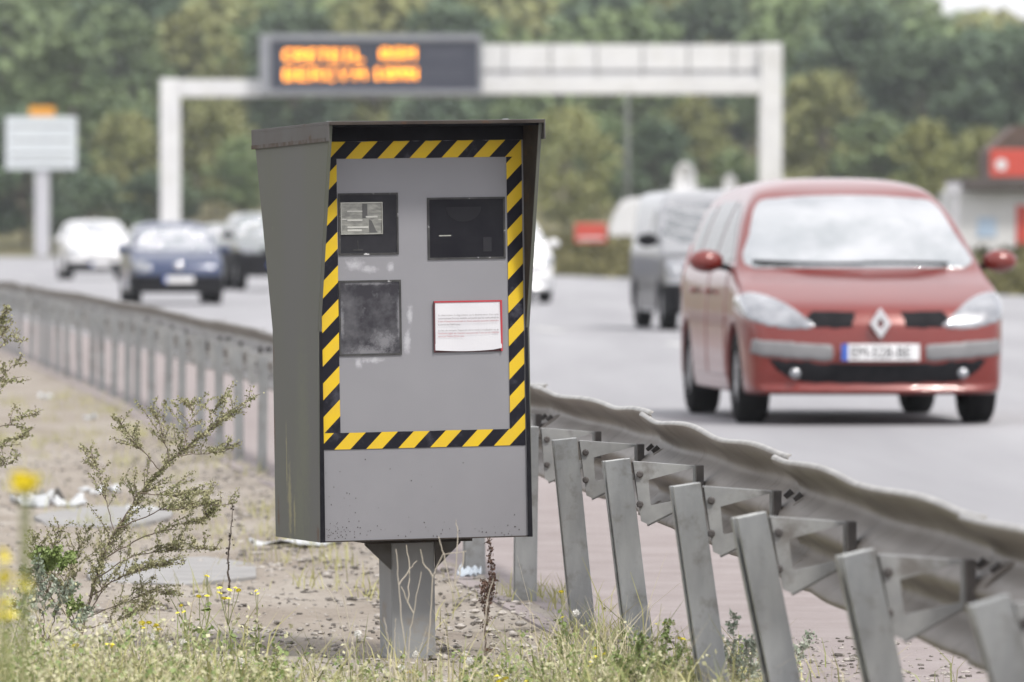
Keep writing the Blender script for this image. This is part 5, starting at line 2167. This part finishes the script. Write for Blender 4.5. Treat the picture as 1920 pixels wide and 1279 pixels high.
weed('sprigged_weed', 21.8, (-90, 1180), [
    ([(-90, 1180), (-80, 960), (-50, 760), (-12, 640), (14, 575)], .005, 1.0),
    ([(-50, 760), (-10, 720), (20, 690), (40, 672)], .002, .9),
    ([(-45, 745), (0, 712), (38, 716)], .0018, .9),
    ([(-60, 830), (0, 800), (40, 785), (72, 772)], .002, 1.0),
    ([(-66, 870), (-10, 835), (30, 822), (54, 808)], .002, 1.0),
    ([(-70, 900), (-10, 880), (20, 868), (38, 850)], .002, .9),
    ([(-30, 680), (0, 650), (22, 628), (42, 640)], .0016, .8),
    ([(-20, 655), (4, 628), (24, 605)], .0016, .8),
], 'tall weed whose sprigs reach in at the left edge above the yellow blur', 8, .10, 1.4)
weed('reddish_weed', 24.6, (430, 1105), [([(430, 1105), (427, 1060), (432, 1000), (436, 942)], .0045, .5)],
     'short reddish brown dead stalk standing between the branching weed and the speed camera', 9, .02, 1.2, leaf=M_rust, size=.005)
weed('seedy_dock_stalk', 21.9, (907, 1250), [([(907, 1250), (910, 1180), (916, 1130), (922, 1060), (918, 1010)], .003, 1.0), ([(912, 1170), (922, 1110), (926, 1075)], .0015, 1.0),
                                             ([(912, 1180), (906, 1120), (909, 1085)], .0015, 1.0), ([(908, 1235), (918, 1215)], .001, .3)],
     'dark brown seedy dock stalk standing right of the speed camera post', 10, .03, 2.6,
     leaf=mat('dock_seeds', (0.05, 0.022, 0.014), (0.10, 0.05, 0.03), scale=60, rough=0.8), size=.0042)
# feathery green weeds among the right-hand posts
for i, (x, y0, y1, s_, nm) in enumerate(((1365, 1290, 1150, 2, 'tall feathery weed before the third leaning post from the speed camera'),
                                        (1240, 1290, 1165, 3, 'feathery weed before the second leaning post right of the speed camera'),
                                        (1490, 1290, 1190, 4, 'single green sprig leaning beside the fourth post, with a narrow tip'),
                                        (1190, 1290, 1195, 5, 'low feathery weed between the two posts nearest the speed camera'),
                                        (1400, 1300, 1200, 7, 'short feathery weed right of the tall feathery one'))):
    weed('feathery_weed', 20.6 + .3 * (i % 3), (x, y0), [([(x, y0), (x + 8, (y0 + y1) / 2), (x + 14 + 12 * (i == 2), y1)], .002, 1.0), ([(x, y0), (x - 18, (y0 + y1) / 2 + 15), (x - 30, y1 + 40)], .0018, .9),
                                                         ([(x, y0), (x + 25, (y0 + y1) / 2 + 20), (x + 44, y1 + 45)], .0018, .9)][:1 if i == 2 else 3],
         nm, 50 + s_, .07, 1.8, leaf=M_wblue if i % 2 == 0 else M_wgreen, size=.0055, group='feathery weeds at the barrier')

# pale dry stalks in front of the post
M_straw = mat('pale_dry_stalks', (0.40, 0.36, 0.29), (0.48, 0.43, 0.36), scale=10, rough=0.75)
st = empty('dry_stalks', (at(790, 1250, 21.2).x, 21.2, -.05))
tag(st, 'clump of pale bent dry stalks in front of the speed camera post', 'dry stalks')
O = Vector(st.location)
rr = random.Random(3)
for line in ([(770, 1260), (752, 1160), (748, 1090), (742, 1030)], [(748, 1098), (765, 1070), (782, 1052)], [(766, 1200), (775, 1150), (790, 1072)], [(775, 1150), (752, 1100)],
             [(800, 1240), (808, 1150), (812, 1080), (830, 1040), (874, 1034)], [(812, 1080), (795, 1060), (788, 1030)], [(870, 1036), (862, 1075), (850, 1105), (835, 1090)],
             [(730, 1240), (726, 1190), (720, 1158)], [(738, 1240), (740, 1190), (742, 1160)], [(845, 1100), (832, 1040), (822, 1006)], [(852, 1100), (858, 1010), (855, 975)],
             [(765, 1130), (768, 1060), (762, 1022)], [(905, 1200), (915, 1120), (925, 1085)], [(655, 1240), (630, 1130), (600, 1085)], [(668, 1240), (646, 1130), (640, 1090)]):
    mb = MB()
    d = rr.uniform(-1.2, .1)
    if line[0][1] >= 1195:
        line = [(line[0][0] + rr.uniform(-4, 8), 1345)] + line
    P = [at(x, y, 21.2 + d) - O for x, y in line]
    Q = []
    for i in range(len(P) - 1):
        for k in range(5):
            Q.append(P[i].lerp(P[i + 1], k / 5) + Vector((rr.gauss(0, .0012), 0, rr.gauss(0, .001))))
    Q.append(P[-1])
    mb.tube(Q, [.0021 * (1 - .5 * i / len(Q)) for i in range(len(Q))], 5, False)
    mb.build('stalk', M_straw, st)

# flowers: yellow ragwort plants and white seed heads
M_petal = mat('yellow_petals', (0.88, 0.80, 0.06), (0.84, 0.70, 0.04), scale=30, rough=0.6)
M_fstem = mat('flower_stem', (0.16, 0.19, 0.06), (0.22, 0.23, 0.09), scale=20, rough=0.7)
M_puff = mat('white_seed_down', (0.78, 0.77, 0.74), (0.66, 0.65, 0.62), scale=30, rough=0.9)


def flower_plant(x, y, D, heads, label, spread=18, r=.0085, seed=0):
    rr = random.Random(seed)
    top = at(x, y, D)
    gz_ = verge_z(top.x, D)
    o = empty('ragwort', (top.x, D, gz_))
    O = Vector(o.location)
    s = FPX / D
    sm = MB()
    hds = []
    fork = Vector((rr.uniform(-.01, .01), rr.uniform(-.01, .01), (top.z - gz_) * .62))
    sm.tube(curve_pts((rr.uniform(-.03, .03), 0, -.02), fork, .01, 5, rr, .006), .0022, 5, False)
    for k in range(heads):
        p = top - O + Vector((rr.uniform(-1, 1) * spread / s, rr.uniform(-.03, .03), rr.uniform(-.7, .5) * spread / s)) if heads > 1 else top - O
        sm.tube(curve_pts(fork, p, -.05, 4, rr, .003), .0011, 4, False)
        hds.append(p)
    sm.build('stem', M_fstem, o)
    for p in hds:
        f = MB()
        tilt = Matrix.Rotation(rr.uniform(-.9, .3), 4, 'X') @ Matrix.Rotation(rr.uniform(-.5, .5), 4, 'Y')
        n = 10
        for q in range(n):
            a = 2 * math.pi * q / n
            M = Matrix.Translation(p) @ tilt @ Matrix.Rotation(a, 4, 'Z')
            f.add([M @ Vector(v) for v in ((r * .2, -r * .12, 0), (r * .75, -r * .24, .0012), (r * 1.1, 0, -.001), (r * .75, r * .24, .0012), (r * .2, r * .12, 0))], [(0, 1, 2, 3, 4)])
        f.blob(tuple(p + Vector((0, 0, .001))), r * .42, 0, 1, (8, 5), (1, 1, .7))
        f.build('flower_head', M_petal, o)
    # narrow leaves
    C = np.array([(rr.gauss(0, .012), rr.gauss(0, .012), rr.uniform(.02, max(.04, fork.z * 1.1))) for _ in range(26)])
    V, F = leaf_quads(C, .012, np.random.default_rng(seed))
    link('leaves', np_mesh('leaves', V, F, M_wgreen), o)
    tag(o, label, 'flower', 'yellow ragwort flowers in the grass')


flower_plant(432, 1112, 22.3, 7, 'tallest yellow flower plant in the grass between the weed and the speed camera', 22, .0095, 1)
flower_plant(385, 1078, 23.0, 2, 'pair of small yellow flowers on the dirt below the reddish dead stalk', 8, .007, 2)
flower_plant(482, 1110, 22.6, 2, 'two yellow flowers close to the left bottom corner of the speed camera', 8, .007, 12)
flower_plant(380, 1120, 22.0, 2, 'yellow flowers just left of the tallest flower plant', 8, .009, 3)
flower_plant(268, 1172, 21.6, 4, 'cluster of bright yellow flowers below the branching weed', 12, .010, 4)
flower_plant(297, 1175, 21.5, 4, 'cluster of yellow flowers just right of the bright cluster below the weed', 12, .010, 14)
flower_plant(138, 1210, 21.2, 2, 'large single yellow flower head at the foot of the branching weed', 4, .012, 5)
flower_plant(205, 1212, 21.3, 3, 'row of small yellow flowers right of the large single head', 16, .009, 6)
flower_plant(350, 1145, 21.8, 3, 'loose yellow flowers in the middle of the left grass', 20, .007, 7)
flower_plant(770, 1258, 21.0, 2, 'yellow flower low in the grass under the speed camera post', 8, .008, 8)
flower_plant(945, 1270, 21.0, 4, 'orange yellow flowers at the bottom edge right of the post', 14, .010, 9)
flower_plant(1052, 1110, 23.4, 1, 'lone yellow flower before the first post right of the speed camera', 2, .009, 10)
flower_plant(1130, 1225, 21.6, 3, 'yellow flowers in the grass before the second post', 16, .009, 11)
flower_plant(1245, 1160, 22.0, 3, 'small yellow flowers between the second and third post', 24, .008, 13)
flower_plant(1288, 1200, 21.3, 2, 'yellow flowers just left of the foot of the third post', 12, .009, 15)
flower_plant(1055, 1158, 22.6, 1, 'lone yellow flower lower before the first post', 2, .009, 16)
flower_plant(1100, 1240, 21.0, 3, 'yellow flowers near the bottom between the first and second post', 16, .009, 17)
flower_plant(990, 1275, 20.8, 2, 'deep yellow flower at the very bottom edge', 8, .011, 18)
# close to the camera, far out of focus
flower_plant(42, 903, 11.0, 6, 'large blurred yellow flower at the left edge, closest to the viewer', 15, .019, 19)
flower_plant(8, 1140, 12.0, 7, 'blurred yellow flower mass at the lower left edge', 30, .012, 20)
flower_plant(22, 1085, 11.2, 5, 'blurred yellow flowers at the left edge between the large blurred flower and the lower mass', 26, .013, 22)
flower_plant(-8, 1035, 11.6, 4, 'blurred ochre flowers at the left edge above the lower mass', 22, .011, 21)


def puff(x, y, D, label, seed):
    rr = random.Random(seed)
    rg = np.random.default_rng(seed)
    p = at(x, y, D)
    gz_ = verge_z(p.x, D)
    o = empty('seed_head', (p.x, D, gz_))
    h = p.z - gz_
    mb = MB()
    mb.tube(curve_pts((rr.uniform(-.02, .02), 0, -.01), (0, 0, h), .0, 5, rr, .008), .0013, 5, False)
    mb.build('stem', M_fstem, o)
    d = rg.normal(size=(220, 3))
    d /= np.linalg.norm(d, axis=1)[:, None]
    C = d * (.0105 * rg.uniform(.5, 1.1, 220))[:, None] + np.array([0, 0, h])
    V, F = leaf_quads(C, .0022, rg, 0)
    link('down', np_mesh('down', V, F, M_puff), o)
    tag(o, label, 'seed head', 'white seed heads in the grass')


for i, (x, y, lb) in enumerate(((60, 1162, 'white seed head left of the foot of the branching weed'), (194, 1178, 'white seed head just right of the weed stem foot'),
                                (282, 1195, 'white seed head below the cluster of yellow flowers'), (186, 1200, 'white seed head under the one by the stem foot'),
                                (316, 1210, 'white seed head low in the middle of the left grass'), (342, 1205, 'white seed head right beside the low middle one'),
                                (450, 1240, 'white seed head low left of the speed camera post'), (780, 1228, 'white seed head right before the foot of the speed camera post'),
                                (752, 1254, 'white seed head in the grass under the post'), (560, 1265, 'white seed head at the bottom edge left of the post'),
                                (670, 1190, 'white seed head left of the post among the dry grass'), (1085, 1258, 'white seed head at the bottom before the first post'),
                                (880, 1240, 'white seed head right of the foot of the post'), (1080, 1150, 'white seed head on the verge behind the first post'),
                                (142, 1190, 'white seed head directly under the weed stem'))):
    puff(x, y, 21.3 + .25 * (i % 4), lb, 70 + i)


# ------------------------------------------------------------------ air
hz = bpy.data.materials.new('haze_air')
hz.use_nodes = True
hz.node_tree.nodes.clear()
pv = hz.node_tree.nodes.new('ShaderNodeVolumePrincipled')
pv.inputs['Color'].default_value = (0.90, 0.94, 1.0, 1)
pv.inputs['Density'].default_value = 0.00021
ho = hz.node_tree.nodes.new('ShaderNodeOutputMaterial')
hz.node_tree.links.new(pv.outputs['Volume'], ho.inputs['Volume'])
mb = MB()
mb.box(-430, 430, -45, 1605, -8, 46)
tag(mb.build('haze', hz), kind='stuff')
